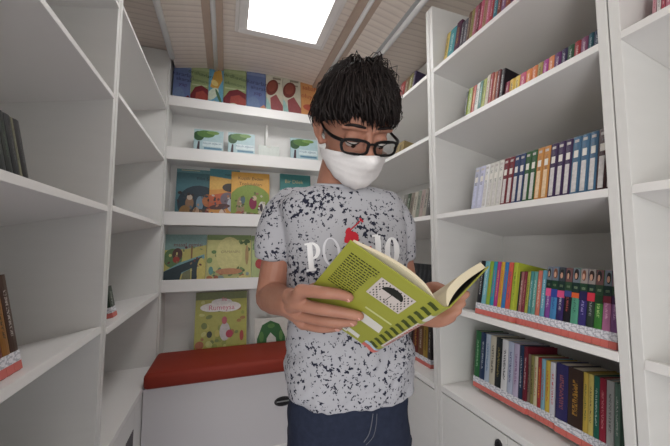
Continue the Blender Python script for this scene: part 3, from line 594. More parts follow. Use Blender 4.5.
# body frame
tb = math.radians(14)
BX = RT*math.cos(tb)+FWH*math.sin(tb); BF = -FWH*math.cos(tb)+RT*math.sin(tb)
def ring(c, hw, hf, hb, n=28, e=2.3, ax=BX, af=BF):
    out = []
    for i in range(n):
        a = 2*PI*i/n; ca, sa = math.cos(a), math.sin(a)
        x = math.copysign(abs(ca)**(2/e), ca)*hw; y = math.copysign(abs(sa)**(2/e), sa); y = y*(hf if y > 0 else hb)
        out.append(c+ax*x+af*y)
    return out
def lv(pxl, pxr, py, z, hf, hb, e=2.3):
    a, b = P(pxl, py, z), P(pxr, py, z); hw = (b-a).length/2/math.cos(tb)*.985
    c = (a+b)/2
    return c, hw, hf, hb, e
bodyroot = thing('person', (P(345, 300, .80).x, P(345, 300, .80).y, 0), 'dark-haired person in glasses, white face mask and speckled tee reading a green book', 'person')

def head_rings():
    spec = [(-.108, .016, .068, .035), (-.100, .034, .080, .000), (-.086, .047, .087, -.02), (-.062, .057, .088, -.045), (-.035, .063, .086, -.066), (-.012, .067, .082, -.08), (.005, .069, .081, -.086), (.022, .071, .087, -.090),
            (.045, .072, .086, -.093), (.07, .067, .074, -.088), (.09, .050, .052, -.070), (.101, .026, .022, -.042)]
    out = []
    for z, hw, f, b in spec:
        c = (f+b)/2; hd = (f-b)/2; r = []
        for i in range(32):
            a = 2*PI*i/32; ca, sa = math.cos(a), math.sin(a); e = 2.15
            r.append(Hd(math.copysign(abs(ca)**(2/e), ca)*hw, c+math.copysign(abs(sa)**(2/e), sa)*hd, z))
        out.append(r)
    return out
bm = bmesh.new(); loft(bm, head_rings())
# nose, brow, lids, lips, ears
tube(bm, [Hd(0, .080, .012), Hd(0, .092, -.010), Hd(0, .104, -.030)], [.008, .0095, .0115])
for s in (-1, 1):
    tube(bm, [Hd(s*.009, .092, -.032), Hd(s*.013, .086, -.034)], [.0075, .006])
    tube(bm, [Hd(s*.012, .083, .021), Hd(s*.032, .080, .024), Hd(s*.052, .068, .020)], [.0065, .007, .006])
    ellipsoid(bm, Hd(s*.031, .0715, .0005), (HX, HY, HZ), (.0165, .0140, .0135), 8)
    # ear: rim, lobe, root
    ex = s*.072
    tube(bm, [Hd(ex, .004, -.030), Hd(ex+s*.010, -.012, -.018), Hd(ex+s*.016, -.020, .004), Hd(ex+s*.015, -.012, .022), Hd(ex+s*.007, .002, .024), Hd(ex, .008, .012)], [.0055, .006, .0055, .0055, .005, .004], seg=8)
    ellipsoid(bm, Hd(ex+s*.006, -.007, -.002), (HX, HY, HZ), (.006, .013, .024), 8)
    ellipsoid(bm, Hd(ex+s*.004, .000, -.028), (HX, HY, HZ), (.006, .007, .010), 8)
tube(bm, [Hd(-.012, .086, -.066), Hd(0, .090, -.066), Hd(.012, .086, -.066)], [.004, .006, .004])
# neck
NB = P(339, 196, .765)
tube(bm, [Hd(0, -.025, -.045), Hd(0, -.040, -.085), NB+ZV*.012, NB-ZV*.05], [.050, .051, .058, .068], seg=20)
# torso under the shirt
tor = [(306, 388, 196, .775, .052, .062, 2.2), (286, 400, 206, .782, .07, .075, 2.3), (294, 398, 230, .79, .085, .08, 2.4), (296, 398, 270, .80, .085, .08, 2.4), (298, 400, 320, .80, .082, .075, 2.4), (300, 402, 380, .80, .088, .08, 2.4), (300, 402, 430, .80, .088, .09, 2.4), (302, 400, 455, .80, .08, .09, 2.4)]
loft(bm, [ring(*( (lambda t: (t[0], t[1], t[2], t[3], 28, t[4]))(lv(*t)) )) for t in tor])
PEL = P(350, 452, .80)
FEET = []
for s in (-1, 1):
    hip = PEL+BX*s*.075; kn = Vector((hip.x, hip.y, .40))+BX*s*.008+BF*.012; an = Vector((hip.x, hip.y, .075))+BX*s*.016-BF*.01
    tube(bm, [hip+ZV*.03, kn+(hip-kn)*.5, kn, an+(kn-an)*.55, an], [.078, .066, .047, .048, .034], seg=16)
    tube(bm, [an-ZV*.02, an+BF*.06-ZV*.045, an+BF*.13-ZV*.055], [.034, .030, .022], seg=12)
    FEET.append(an)
# arms
SH_A, SH_B = P(286, 216, .777), P(391, 218, .805)
EL_A = P(271, 297, .775); WR_A = P(291, 304, .610)
EL_B = P(407, 300, .830); WR_B = P(412, 305, .695)
tube(bm, [SH_A, (SH_A+EL_A)/2+BX*.0, EL_A], [.038, .040, .038], seg=18)
tube(bm, [EL_A, EL_A*.7+WR_A*.3, EL_A*.35+WR_A*.65, WR_A], [.037, .037, .031, .0255], seg=18)
tube(bm, [SH_B, (SH_B+EL_B)/2, EL_B], [.036, .036, .034], seg=18)
tube(bm, [EL_B, EL_B*.65+WR_B*.35, WR_B], [.034, .033, .024], seg=18)
# ---- book frame (measured corners)
D1 = P(437, 301.5, .450); Cc = P(366.5, 347, .590)
S_ = (D1-Cc); BH = S_.length; S_.normalize()
A_ = P(348, 243, .452)
W1 = A_-D1; W1 = (W1-S_*W1.dot(S_)); BW = W1.length; W1.normalize()
N1 = W1.cross(S_).normalized()
if N1.dot(CAM-D1) < 0: N1 = -N1
# spine goes over to the front cover hinge
E_ = P(497, 262, .548)
D2 = P(446.5, 310, .461)
D2 = D2-S_*((D2-D1).dot(S_))
W2 = E_-D2; W2 = (W2-S_*W2.dot(S_)).normalized()
N2 = W2.cross(S_).normalized()
if N2.dot(ZV) > 0: N2 = -N2          # outer face of the front cover looks down and away
def cov(px, py):                      # depth of the back cover along a sight line
    d = RT*((px-335)/F_PX)+UP*((223-py)/F_PX)+FW
    return (D1-CAM).dot(N1)/d.dot(N1)
def on_cov(px, py, off=0.0):
    return P(px, py, cov(px, py))+N1*off
# ---- hand at the left: four fingers across the outside of the back cover, thumb behind
hb = bmesh.new()
r_ = .0086
fing = [[(306, 284), (329, 284.5), (341.5, 288.5), (351, 293.5)], [(301, 297), (329, 300), (346, 306), (361, 312)], [(302, 308.5), (328, 312), (343, 316), (355, 318)], [(306, 318.5), (322, 321.5), (332, 323.5), (341, 323.5)]]
offs = [(.016, .019, .013, .0088), (.018, .022, .015, .0090), (.016, .020, .014, .0088), (.013, .015, .011, .0082)]
rr = [(.0118, .0106, .0095, .0082), (.0122, .0112, .0100, .0085), (.0116, .0106, .0096, .0082), (.0106, .0094, .0084, .0073)]
KN = []
for f, o_, r4 in zip(fing, offs, rr):
    pts = [on_cov(x, y, o) for (x, y), o in zip(f, o_)]
    KN.append(pts[0])
    tube(hb, [pts[0]+(WR_A-pts[0])*.12]+pts, [r4[0]]+list(r4), seg=12)
for i, k in enumerate(KN):
    tube(hb, [WR_A+(KN[3]-KN[0])*(.16*(i-1.5)), (WR_A+k)/2+N1*.002, k], [.0175, .0165, .0124], seg=12)
tube(hb, [(WR_A*.4+KN[0]*.6), (WR_A*.4+KN[3]*.6)], [.014, .013], seg=12)
TH = [WR_A, on_cov(308, 297, -.016), on_cov(322, 294, -.026), on_cov(336, 292, -.032)]
tube(hb, TH, [.015, .013, .0105, .008], seg=12)
# ---- hand at the right: palm behind the front cover, fingers along its outside, thumb inside
fb = [[(424, 304, .600), (444, 303, .585), (457, 299, .575), (466, 294, .572)], [(423, 310, .598), (441, 311, .582), (453, 308, .570), (462, 303.5, .566)], [(422, 315.5, .596), (438, 317.5, .580), (449, 315.5, .568), (458, 311, .563)], [(422, 320, .598), (435, 322.5, .584), (444, 321.5, .574), (452, 318, .568)]]
for i, f in enumerate(fb):
    pts = [P(*q) for q in f]
    tube(hb, pts, [.0105, .0098, .0088, .0074], seg=12)
    tube(hb, [WR_B+ZV*(.012-.008*i), (WR_B+pts[0])/2, pts[0]], [.015, .015, .0112], seg=12)
tube(hb, [P(424, 306, .604), P(423, 318, .604)], [.014, .013], seg=12)
tube(hb, [WR_B+ZV*.004, P(424, 293, .652), P(434, 287.5, .630), P(444, 290, .606)], [.016, .0165, .0125, .0098], seg=12)
merge(bm, hb)
body = remesh(bm, .0027, 3)
obj('body', body, SKIN, bodyroot, smooth=True)
# fingernails
NAIL = mat('fingernail', (214, 160, 148), .3, .5)
for f in fing:
    (x0, y0), (x1, y1) = f[2], f[3]
    c = on_cov(x1-.5, y1-.3, .0158); d = (on_cov(x1, y1)-on_cov(x0, y0)).normalized(); s2 = d.cross(N1)
    bm = bmesh.new(); ellipsoid(bm, c, (d, s2, N1), (.0052, .0042, .0012), 7); obj('fingernail', bm, NAIL, bodyroot, smooth=True)

# ---- eyes, brows
EYEW = mat('eye_white', (214, 206, 200), .25, .5); IRIS = mat('iris_brown', (52, 32, 24), .2, .6); HAIRM = mat('dark_brown_hair', (26, 18, 17), .6, .3, noise_amt=.3, noise_scale=60)
for s in (-1, 1):
    bm = bmesh.new(); ellipsoid(bm, Hd(s*.031, .0715, -.0085), (HX, HY, HZ), (.0135, .0124, .0090), 10); e = obj('eye', bm, EYEW, bodyroot, smooth=True)
    bm = bmesh.new(); ellipsoid(bm, Hd(s*.031+.002, .0800, -.0125), (HX, HY, HZ), (.0058, .0035, .0055), 8); obj('iris', bm, IRIS, e, smooth=True)
    bm = bmesh.new(); tube(bm, [Hd(s*.0165, .0790, -.0065), Hd(s*.025, .0842, -.0092), Hd(s*.034, .0846, -.0096), Hd(s*.0465, .0770, -.0062)], [.0009, .0013, .0014, .0009], seg=6); obj('eyelashes', bm, HAIRM, bodyroot, smooth=True)
    bm = bmesh.new(); tube(bm, [Hd(s*.014, .0900, .0255), Hd(s*.028, .0895, .0280), Hd(s*.042, .0815, .0275), Hd(s*.054, .0700, .0215)], [.0022, .0034, .0030, .0012], seg=8); obj('eyebrow', bm, HAIRM, bodyroot, smooth=True)

# ---- hair
def hs(thd, phd, off=0.0):               # scalp point: azimuth from the face (deg, + towards image right), polar from the crown
    t, p = math.radians(thd), math.radians(phd)
    x = math.sin(t)*math.sin(p); y = math.cos(t)*math.sin(p); z = math.cos(p)
    rx, rz = .079, .098
    ry = .092 if y > 0 else .108
    k = 1+off/.09
    bulge = 1+.05*math.sin(min(p, PI/2))*abs(math.sin(t))
    return Hd(x*rx*k*bulge, -.006+y*ry*k, .030+z*rz*k)
def pmax(t):
    t = (t+180) % 360-180; a = abs(t)
    if a < 28: v = 88+5*math.sin(math.radians(t*4+40))
    elif a < 62: v = 91+(a-28)*.10
    elif a < 84: v = 93+(a-62)*.55
    elif a < 112: v = 104+(a-84)*.25
    else: v = 111+min(20, (a-112)*.8)
    return v
bm = bmesh.new()
rings = []
for j in range(1, 17):
    rings.append([hs(360*i/56, pmax(360*i/56)*j/16*.97, .004*math.sin(i*1.7+j)) for i in range(56)])
loft(bm, rings)
rnd = random.Random(5)
def lock(t0, p0, p1, drift, lift, wd, mess=0.0):
    lift *= .35+1.5*max(0, noise.noise(Vector((t0*.035, p0*.06, 4)))+.45)
    n = 6; pts = []
    for i in range(n):
        f = i/(n-1); p = p0+(p1-p0)*f; t = t0+drift*f
        o = .003+lift*math.sin(PI*(f*.75+.12))*(.8+.4*rnd.random())
        if f == 1: o *= .5
        pts.append(hs(t, p, o)+Vector((rnd.gauss(0, mess), rnd.gauss(0, mess), rnd.gauss(0, mess))))
    cen = Hd(0, -.01, .02); L_ = []
    for i, q in enumerate(pts):
        f = i/(n-1); T_ = (pts[min(i+1, n-1)]-pts[max(i-1, 0)]).normalized(); Nn = (q-cen).normalized(); Sd = T_.cross(Nn).normalized()
        ww = wd*(.55+.45*math.sin(PI*min(1, f*1.25)))*(1 if f < .7 else max(.06, (1-f)/.3))
        L_.append([q+Sd*ww, q+Nn*ww*.45, q-Sd*ww, q-Nn*ww*.3])
    loft(bm, L_)
for i in range(2300):
    t = rnd.uniform(-180, 180); pm = pmax(t); p0 = rnd.uniform(0, .8)*pm; ln = rnd.uniform(26, 52)
    # the fringe sweeps towards image right
    a = abs((t+180) % 360-180)
    dr = rnd.uniform(2, 20) if a < 75 else rnd.uniform(-8, 8)
    p1 = min(p0+ln, pmax(t+dr)+rnd.uniform(-7, 6))
    if p1-p0 < 10: continue
    lock(t, p0, p1, dr, rnd.uniform(.002, .012), rnd.uniform(.0014, .0036), .0006)
for i in range(110):                     # loose tufts over the crown
    t = rnd.uniform(-100, 100); p0 = rnd.uniform(5, 34)
    lock(t, p0, p0+rnd.uniform(16, 30), rnd.uniform(-25, 25), rnd.uniform(.012, .021), rnd.uniform(.0010, .0020), .0012)
obj('hair', bm, HAIRM, bodyroot, smooth=True)

# ---- face mask
MASK = mat('white_mask_fabric', (242, 239, 239), .7, .2, noise_amt=.03, noise_scale=200, bump=.25)
bm = bmesh.new(); nu, nv = 40, 22; g = []
for j in range(nv):
    v = j/(nv-1); rowv = []
    for i in range(nu):
        u = -1+2*i/(nu-1); a = u*math.radians(86)
        zt = -.026-.016*abs(u)**1.6+(.006*math.exp(-(u/.13)**2)); zb = -.113+.038*abs(u)**1.5
        z = zt+(zb-zt)*v
        hw = .0770-.0110*v-.016*max(0, v-.6)
        fwd = .026*math.exp(-(u/.22)**2)*math.exp(-((v-.10)/.30)**2)+.013*math.exp(-(u/.45)**2)*math.sin(PI*min(1, v*.9+.1))
        y = -.012+(.107-.010*v)*math.cos(a)**.8+fwd
        if v > .8: y -= (v-.8)*.06*math.cos(a)
        pl = .0011*abs(math.sin(v*PI*5))
        rowv.append(Hd(hw*math.sin(a)*(1+pl*4), y+pl, z+.0012*math.sin(u*23)*v))
    g.append(rowv)
V_ = [[bm.verts.new(p) for p in r] for r in g]
for j in range(nv-1):
    for i in range(nu-1): bm.faces.new((V_[j][i], V_[j][i+1], V_[j+1][i+1], V_[j+1][i]))
mk = obj('face_mask', bm, MASK, bodyroot, smooth=True)
md = mk.modifiers.new('t', 'SOLIDIFY'); md.thickness = .0014; md.offset = 0
bm = bmesh.new(); tube(bm, [g[0][4]]+[g[0][i] for i in range(8, 33, 4)]+[g[0][-5]], .0014, seg=6); obj('nose_band', bm, MASK, mk, smooth=True)
for s, i0 in ((-1, 0), (1, nu-1)):
    bm = bmesh.new(); tube(bm, [g[0][i0], Hd(s*.0785, -.002, .002), Hd(s*.084, -.020, .018), Hd(s*.086, -.030, .004), Hd(s*.083, -.020, -.022), g[-1][i0]], .0012, seg=6)
    obj('ear_loop', bm, MASK, mk, smooth=True)

# ---- glasses
FRM = mat('black_acetate', (12, 11, 13), .35, .3)
gl = bpy.data.materials.new('clear_lens'); gl.use_nodes = True; b = gl.node_tree.nodes['Principled BSDF']
b.inputs['Transmission Weight'].default_value = 1; b.inputs['Roughness'].default_value = .02; b.inputs['IOR'].default_value = 1.05; b.inputs['Base Color'].default_value = (1, 1, 1, 1); b.inputs['Specular IOR Level'].default_value = .8
GY = .106
bm = bmesh.new()
def gp(x, z): return Hd(x, GY-abs(x)*abs(x)*3.2, z-.010)
lens_pts = []
for s in (-1, 1):
    loop = []
    for i in range(28):
        a = 2*PI*i/28; ca, sa = math.cos(a), math.sin(a); e = 3.6
        x = math.copysign(abs(ca)**(2/e), ca)*.0255; z = math.copysign(abs(sa)**(2/e), sa)*.0138
        loop.append((s*.0335+x*(1+.06*(z > 0)), z))
    lens_pts.append(loop)
    rg = []
    for i, (x, z) in enumerate(loop):
        c = gp(x, z); cx = gp(s*.0335, 0); o = (c-cx).normalized()
        wv = .0026 if z < .006 else .0034
        rg.append([c+o*wv+HY*.0018, c-o*wv+HY*.0018, c-o*wv-HY*.0018, c+o*wv-HY*.0018])
    vv = [[bm.verts.new(p) for p in r] for r in rg]
    for i in range(28):
        for k in range(4): bm.faces.new((vv[i][k], vv[(i+1) % 28][k], vv[(i+1) % 28][(k+1) % 4], vv[i][(k+1) % 4]))
tube(bm, [gp(-.0085, .005), gp(0, .0085), gp(.0085, .005)], .0024, seg=8)
G_ = obj('glasses', bm, FRM, bodyroot)
for s, lp in zip((-1, 1), lens_pts):
    bm = bmesh.new(); c = gp(s*.0335, 0)
    prism(bm, [gp(x, z)*.96+c*.04 for x, z in lp], HY*.0009); obj('lens', bm, gl, G_)
    bm = bmesh.new(); tube(bm, [gp(s*.060, .010), Hd(s*.0735, .070, .001), Hd(s*.0785, .030, .004), Hd(s*.079, -.006, .010), Hd(s*.080, -.030, -.008)], [.0038, .0036, .0030, .0020, .0018], seg=8); obj('temple_arm', bm, FRM, G_, smooth=True)

# ---- shirt
SHIRT = bpy.data.materials.new('speckled_cotton'); SHIRT.use_nodes = True
def shirt_mat():
    nt = SHIRT.node_tree; N = nt.nodes; L = nt.links; b = N['Principled BSDF']; b.inputs['Roughness'].default_value = .85; b.inputs['Specular IOR Level'].default_value = .1
    tc = N.new('ShaderNodeTexCoord'); wp = N.new('ShaderNodeTexNoise'); wp.inputs['Scale'].default_value = 60; L.new(tc.outputs['Object'], wp.inputs['Vector'])
    ad = N.new('ShaderNodeVectorMath'); ad.operation = 'MULTIPLY_ADD'; L.new(wp.outputs['Color'], ad.inputs[0]); ad.inputs[1].default_value = (.010, .010, .010); L.new(tc.outputs['Object'], ad.inputs[2])
    n1 = N.new('ShaderNodeTexNoise'); n1.inputs['Scale'].default_value = 105; n1.inputs['Detail'].default_value = 2.5; n1.inputs['Roughness'].default_value = .65; L.new(ad.outputs[0], n1.inputs['Vector'])
    n2 = N.new('ShaderNodeTexNoise'); n2.inputs['Scale'].default_value = 11; n2.inputs['Detail'].default_value = 2; L.new(tc.outputs['Object'], n2.inputs['Vector'])
    ma = N.new('ShaderNodeMath'); ma.operation = 'MULTIPLY_ADD'; L.new(n2.outputs['Fac'], ma.inputs[0]); ma.inputs[1].default_value = .30; L.new(n1.outputs['Fac'], ma.inputs[2])
    rp = N.new('ShaderNodeValToRGB'); rp.color_ramp.elements[0].position = .722; rp.color_ramp.elements[1].position = .745
    rp.color_ramp.elements[0].color = (*lin((180, 180, 186)), 1); rp.color_ramp.elements[1].color = (*lin((44, 46, 62)), 1)
    L.new(ma.outputs[0], rp.inputs[0]); L.new(rp.outputs[0], b.inputs['Base Color'])
    bp = N.new('ShaderNodeBump'); bp.inputs['Strength'].default_value = .15; bp.inputs['Distance'].default_value = .001
    n3 = N.new('ShaderNodeTexNoise'); n3.inputs['Scale'].default_value = 700; L.new(tc.outputs['Object'], n3.inputs['Vector']); L.new(n3.outputs['Fac'], bp.inputs['Height']); L.new(bp.outputs[0], b.inputs['Normal'])
shirt_mat()
bm = bmesh.new()
st = [(316, 372, 187.5, .765, .058, .060, 2.0), (304, 386, 190.5, .768, .066, .068, 2.0), (287, 399, 197, .774, .082, .082, 2.2), (279, 404, 207, .78, .094, .090, 2.4), (283, 406, 225, .785, .104, .094, 2.5), (286, 406, 250, .79, .106, .096, 2.5), (288, 406, 280, .795, .102, .094, 2.5),
      (289, 407, 310, .80, .102, .094, 2.4), (288, 411, 345, .80, .108, .098, 2.4), (287, 416, 370, .80, .114, .104, 2.4), (287, 416, 386, .80, .112, .106, 2.4), (289, 414, 391, .80, .109, .104, 2.4)]
loft(bm, [ring(*( (lambda t: (t[0], t[1], t[2], t[3], 40, t[4]))(lv(*t)) )) for t in st])
HEM_A, HEM_B = P(274.5, 259, .775), P(400, 260, .815)
tube(bm, [P(335, 206, .775), P(310, 204, .775), P(291, 206, .776)], [.040, .044, .047], seg=24)
tube(bm, [P(352, 207, .775), P(372, 206.5, .785), P(386, 209, .80)], [.040, .042, .045], seg=24)
tube(bm, [P(292, 207, .776), P(281, 219, .777), P(276.5, 240, .776), HEM_A], [.048, .052, .051, .0475], seg=24, round_ends=False)
tube(bm, [P(386, 210, .80), P(395, 223, .808), P(398, 242, .812), HEM_B], [.046, .048, .045, .041], seg=24, round_ends=False)
sb = remesh(bm, .0042, 5)
sb.normal_update()
nrm = [v.normal.copy() for v in sb.verts]
for v, n in zip(sb.verts, nrm):
    q = v.co; zz = q.z
    dx = (q-P(345, 300, .8)).dot(BX)
    low = max(0, min(1, (1.08-zz)/.30))
    f = noise.noise(Vector((dx*9+zz*7, zz*22-dx*10, q.dot(BF)*6)))*.014*low
    f += noise.noise(Vector((dx*14, zz*12, q.dot(BF)*14+5)))*.0050
    f += noise.noise(Vector((dx*40+3, zz*34-dx*26, 2)))*.0034*(.4+low)
    v.co = q+n*f
shirt = obj('shirt', sb, SHIRT, bodyroot, smooth=True)
# collar rib and sleeve hems
RIB = mat('grey_rib_knit', (186, 187, 194), .9, .1, noise_amt=.08, noise_scale=300)
bm = bmesh.new()
cr = ring(P(342.5, 188, .766), .069, .064, .062, 36, 2.0)
cr2 = [p+ZV*(-.012*math.cos(2*PI*i/36-PI/2)+.004) for i, p in enumerate(cr)]
tube(bm, cr2+[cr2[0]], .0042, seg=8, sub=1, round_ends=False); obj('collar', bm, RIB, shirt, smooth=True)
# white serif lettering and the red emblem, laid on the cloth
dg = bpy.context.evaluated_depsgraph_get()
tmp = bmesh.new(); tmp.from_mesh(shirt.data); tmp.transform(wm(bodyroot)); BV = BVHTree.FromBMesh(tmp); tmp.free()
def on_shirt(px, py, off=.0012):
    d = (P(px, py, 1)-CAM).normalized(); h = BV.ray_cast(CAM, d)
    q = h[0] if h[0] is not None else P(px, py, .70)
    return q-d*off
def decal(name, outlines, m, off=.0012, grid=1.2):
    bm = bmesh.new()
    for poly in outlines:                # px polygons (convex or strips) triangulated by bmesh
        sub = []
        for i, a in enumerate(poly):
            b = poly[(i+1) % len(poly)]; n = max(1, int(math.dist(a, b)/grid))
            for k in range(n): sub.append((a[0]+(b[0]-a[0])*k/n, a[1]+(b[1]-a[1])*k/n))
        f = bm.faces.new([bm.verts.new(on_shirt(x, y, off)) for x, y in sub])
    bmesh.ops.triangulate(bm, faces=bm.faces)
    o = obj(name, bm, m, shirt, normals=False)
    md = o.modifiers.new('s', 'SOLIDIFY'); md.thickness = .0012; md.offset = 0
    return o
def ringd(cx, cy, rx, ry, w, rot=0, n=24):
    out = []; c, s = math.cos(rot), math.sin(rot)
    def pt(a, rx, ry): x, y = rx*math.cos(a), ry*math.sin(a); return (cx+x*c-y*s, cy+x*s+y*c)
    for i in range(n):
        a, b = 2*PI*i/n, 2*PI*(i+1)/n
        wa = w
        out.append([pt(a, rx, ry), pt(b, rx, ry), pt(b, rx-w*1.25, ry-w*.5), pt(a, rx-w*1.25, ry-w*.5)])
    return out
LETW = mat('white_flock_print', (244, 244, 246), .6); LETO = mat('grey_outline_print', (222, 222, 228), .7)
def quad(x0, y0, x1, y1, w): # stroke
    dx, dy = x1-x0, y1-y0; l = math.hypot(dx, dy); nx, ny = -dy/l*w/2, dx/l*w/2
    return [(x0+nx, y0+ny), (x1+nx, y1+ny), (x1-nx, y1-ny), (x0-nx, y0-ny)]
def halfring(cx, cy, rx, ry, w, a0, a1, n=12):
    out = []
    for i in range(n):
        a, b = a0+(a1-a0)*i/n, a0+(a1-a0)*(i+1)/n
        out.append([(cx+rx*math.cos(a), cy+ry*math.sin(a)), (cx+rx*math.cos(b), cy+ry*math.sin(b)), (cx+(rx-w)*math.cos(b), cy+(ry-w*.5)*math.sin(b)), (cx+(rx-w)*math.cos(a), cy+(ry-w*.5)*math.sin(a))])
    return out
decal('letter_p', [quad(309.5, 244, 311.5, 270, 5.4), quad(304.5, 244.6, 311, 243.2, 2), quad(306.5, 270.6, 316, 269.4, 2.2)]+halfring(311.3, 251, 9.0, 8.8, 4.2, -PI/2, PI/2), LETW)
decal('letter_o', ringd(331.5, 252, 9.0, 14.5, 2.2, -.12), LETO)
decal('letter_l', [quad(377.5, 235.5, 379.2, 260, 5.6), quad(372, 236, 378, 235, 1.8), quad(374.5, 261, 386, 258.8, 2.2), quad(385.5, 253, 386, 259, 1.8)], LETW)
decal('letter_o', ringd(392.2, 250.5, 7.2, 13.4, 4.0, -.04), LETW)
REDM = mat('red_flock_print', (196, 26, 46), .6)
decal('rider_emblem', [[(346.5, 232), (348, 230.5), (350.5, 230), (352, 231.5), (355.5, 232), (358, 234.5), (358.8, 238), (358, 242), (359.5, 246), (355, 247.5), (350.5, 245), (347, 243), (344.5, 242.5), (344.2, 240), (347, 238), (348.8, 235)],
       [(347.5, 228.2), (349.2, 227.4), (350.6, 228.6), (350.6, 230.8), (348.6, 232), (346.6, 231.6), (345.8, 233.8), (345.2, 232.8), (346, 230)], quad(350.2, 230.2, 361.5, 219.6, 1.15), quad(359.6, 218.2, 363, 222, 1.7)], REDM)
decal('emblem_tail', [[(368.5, 247), (371, 246), (372.5, 249.5), (371.5, 253), (368, 251)]], REDM)

# ---- jeans and shoes
DEN = mat('dark_denim', (44, 50, 68), .85, .15, noise_amt=.28, noise_scale=90, bump=.4)
bm = bmesh.new()
jt = [(291, 408, 388, .80, .098, .098, 2.4), (289, 408, 405, .80, .100, .10, 2.4), (288, 409, 425, .80, .102, .105, 2.4), (288, 410, 450, .80, .10, .105, 2.4), (290, 409, 468, .80, .09, .10, 2.3)]
loft(bm, [ring(*( (lambda t: (t[0], t[1], t[2], t[3], 36, t[4]))(lv(*t)) )) for t in jt])
for s, an in zip((-1, 1), FEET):
    hip = PEL+BX*s*.076
    tube(bm, [hip+ZV*.03, hip*.5+Vector((an.x, an.y, .45))*.5, Vector((an.x, an.y, .42))+BF*.01, Vector((an.x, an.y, .22)), Vector((an.x, an.y, .05))], [.088, .080, .066, .062, .060], seg=20, round_ends=False)
jb = remesh(bm, .005, 4); jb.normal_update()
for v, n in zip(jb.verts, [v.normal.copy() for v in jb.verts]):
    v.co += n*noise.noise(Vector((v.co.x*16, v.co.y*16, v.co.z*26)))*.005
jeans = obj('jeans', jb, DEN, bodyroot, smooth=True)
tmp = bmesh.new(); tmp.from_mesh(jeans.data); tmp.transform(wm(bodyroot)); BV = BVHTree.FromBMesh(tmp); tmp.free()
bm = bmesh.new(); tube(bm, [on_shirt(373, 414), on_shirt(371.5, 424), on_shirt(369, 434), on_shirt(364, 442)], .0011, seg=6); tube(bm, [on_shirt(377, 414), on_shirt(376, 426), on_shirt(373, 437), on_shirt(366, 445)], .0008, seg=6)
obj('fly_stitching', bm, mat('denim_thread', (110, 112, 122), .8), jeans, smooth=True)
SHOE = mat('white_canvas_shoe', (206, 206, 210), .6)
for an in FEET:
    bm = bmesh.new(); base = Vector((an.x, an.y, 0)); R3 = []
    for t, hw, h in ((-.07, .024, .06), (-.055, .033, .085), (0, .038, .10), (.05, .041, .075), (.10, .044, .058), (.14, .040, .048), (.165, .026, .038)):
        c = base+BF*t; R3.append([c+BX*(hw*math.cos(a))+ZV*(max(.0, h*.5+h*.5*math.sin(a)*1.0)) for a in [2*PI*i/16 for i in range(16)]])
    loft(bm, R3); obj('shoe', bm, SHOE, bodyroot, smooth=True)

# ------------------------------------------------------------------ the open green book in his hands
GREEN = mat('olive_green_cover', (156, 158, 62), .42, .4, noise_amt=.04, noise_scale=20)
GIN = mat('green_endpaper', (120, 138, 40), .6)
PGE = mat('cream_page_edges', (232, 220, 190), .8, noise_amt=.05, noise_scale=300)
BLK = mat('black_print', (30, 32, 26), .5); STR = mat('dark_olive_stripe', (66, 76, 30), .45); WHT = mat('white_print', (214, 212, 204), .5)
bk = thing('open_book', Cc, 'open olive green hardcover book held in both hands', 'book')
ct = .0024
def bp1(w, h, n=0.0): return Cc+W1*w+S_*h+N1*n        # back cover: w from hinge, h up the book
C2 = Cc+(D2-D1)
def bp2(w, h, n=0.0): return C2+W2*w+S_*h+N2*n
bm = bmesh.new(); prism(bm, [bp1(0, 0), bp1(BW, 0), bp1(BW, BH), bp1(0, BH)], -N1*ct); bc = obj('back_cover', bm, GREEN, bk, bevel=.0006)
FWD = .160
bm = bmesh.new(); prism(bm, [bp2(0, 0), bp2(FWD, 0), bp2(FWD, BH), bp2(0, BH)], -N2*ct); obj('front_cover', bm, GREEN, bk, bevel=.0006)
bm = bmesh.new(); prism(bm, [bp1(.004, .004, -ct-.0002), bp1(BW-.004, .004, -ct-.0002), bp1(BW-.004, BH-.003, -ct-.0002), bp1(.004, BH-.003, -ct-.0002)], -N1*.0004); obj('endpaper', bm, GIN, bk)
bm = bmesh.new(); prism(bm, [bp2(.004, .004, -ct-.0002), bp2(FWD-.004, .004, -ct-.0002), bp2(FWD-.004, BH-.003, -ct-.0002), bp2(.004, BH-.003, -ct-.0002)], -N2*.0004); obj('endpaper', bm, mat('painted_gap_shade', (24, 26, 24), .7), bk)  # black sheet paints in the dark gap between pages and front cover
# curved spine between the two hinges
SN = (C2-Cc).cross(S_).normalized(); n = 12
if SN.dot(CAM-Cc) < 0: SN = -SN
def spc(t, off=0.0):
    base = Cc+(C2-Cc)*t; return base+SN*(.0055*math.sin(PI*t)+off)
bm = bmesh.new(); loft(bm, [[spc(i/n), spc(i/n, -ct)] + [spc(i/n, -ct)+S_*BH, spc(i/n)+S_*BH] for i in range(n+1)]); sp_ = obj('spine', bm, GREEN, bk)
bm = bmesh.new()
def spatch(t0, t1, h0, h1, off=.0004):
    k = 5; P0 = [spc(t0+(t1-t0)*i/k, off)+S_*h0 for i in range(k+1)]; P1 = [spc(t0+(t1-t0)*i/k, off)+S_*h1 for i in range(k+1)]
    a = [bm.verts.new(p) for p in P0]; b = [bm.verts.new(p) for p in P1]
    for i in range(k): bm.faces.new((a[i], a[i+1], b[i+1], b[i]))
for i in range(11):
    h0 = .020+i*.0170; spatch(.0, .38, h0, h0+.0080)
    prism(bm, [bp1(-.0004, h0, .0004), bp1(.0060, h0, .0004), bp1(.0060, h0+.0080, .0004), bp1(-.0004, h0+.0080, .0004)], N1*.0002)
obj('spine_stripes', bm, STR, sp_, normals=False)
bm = bmesh.new(); spatch(.42, .98, .035, BH-.06, .0005); spatch(.42, .98, BH-.05, BH-.028, .0005); obj('title_band', bm, WHT, sp_, normals=False)
bm = bmesh.new()
rr2 = random.Random(3)
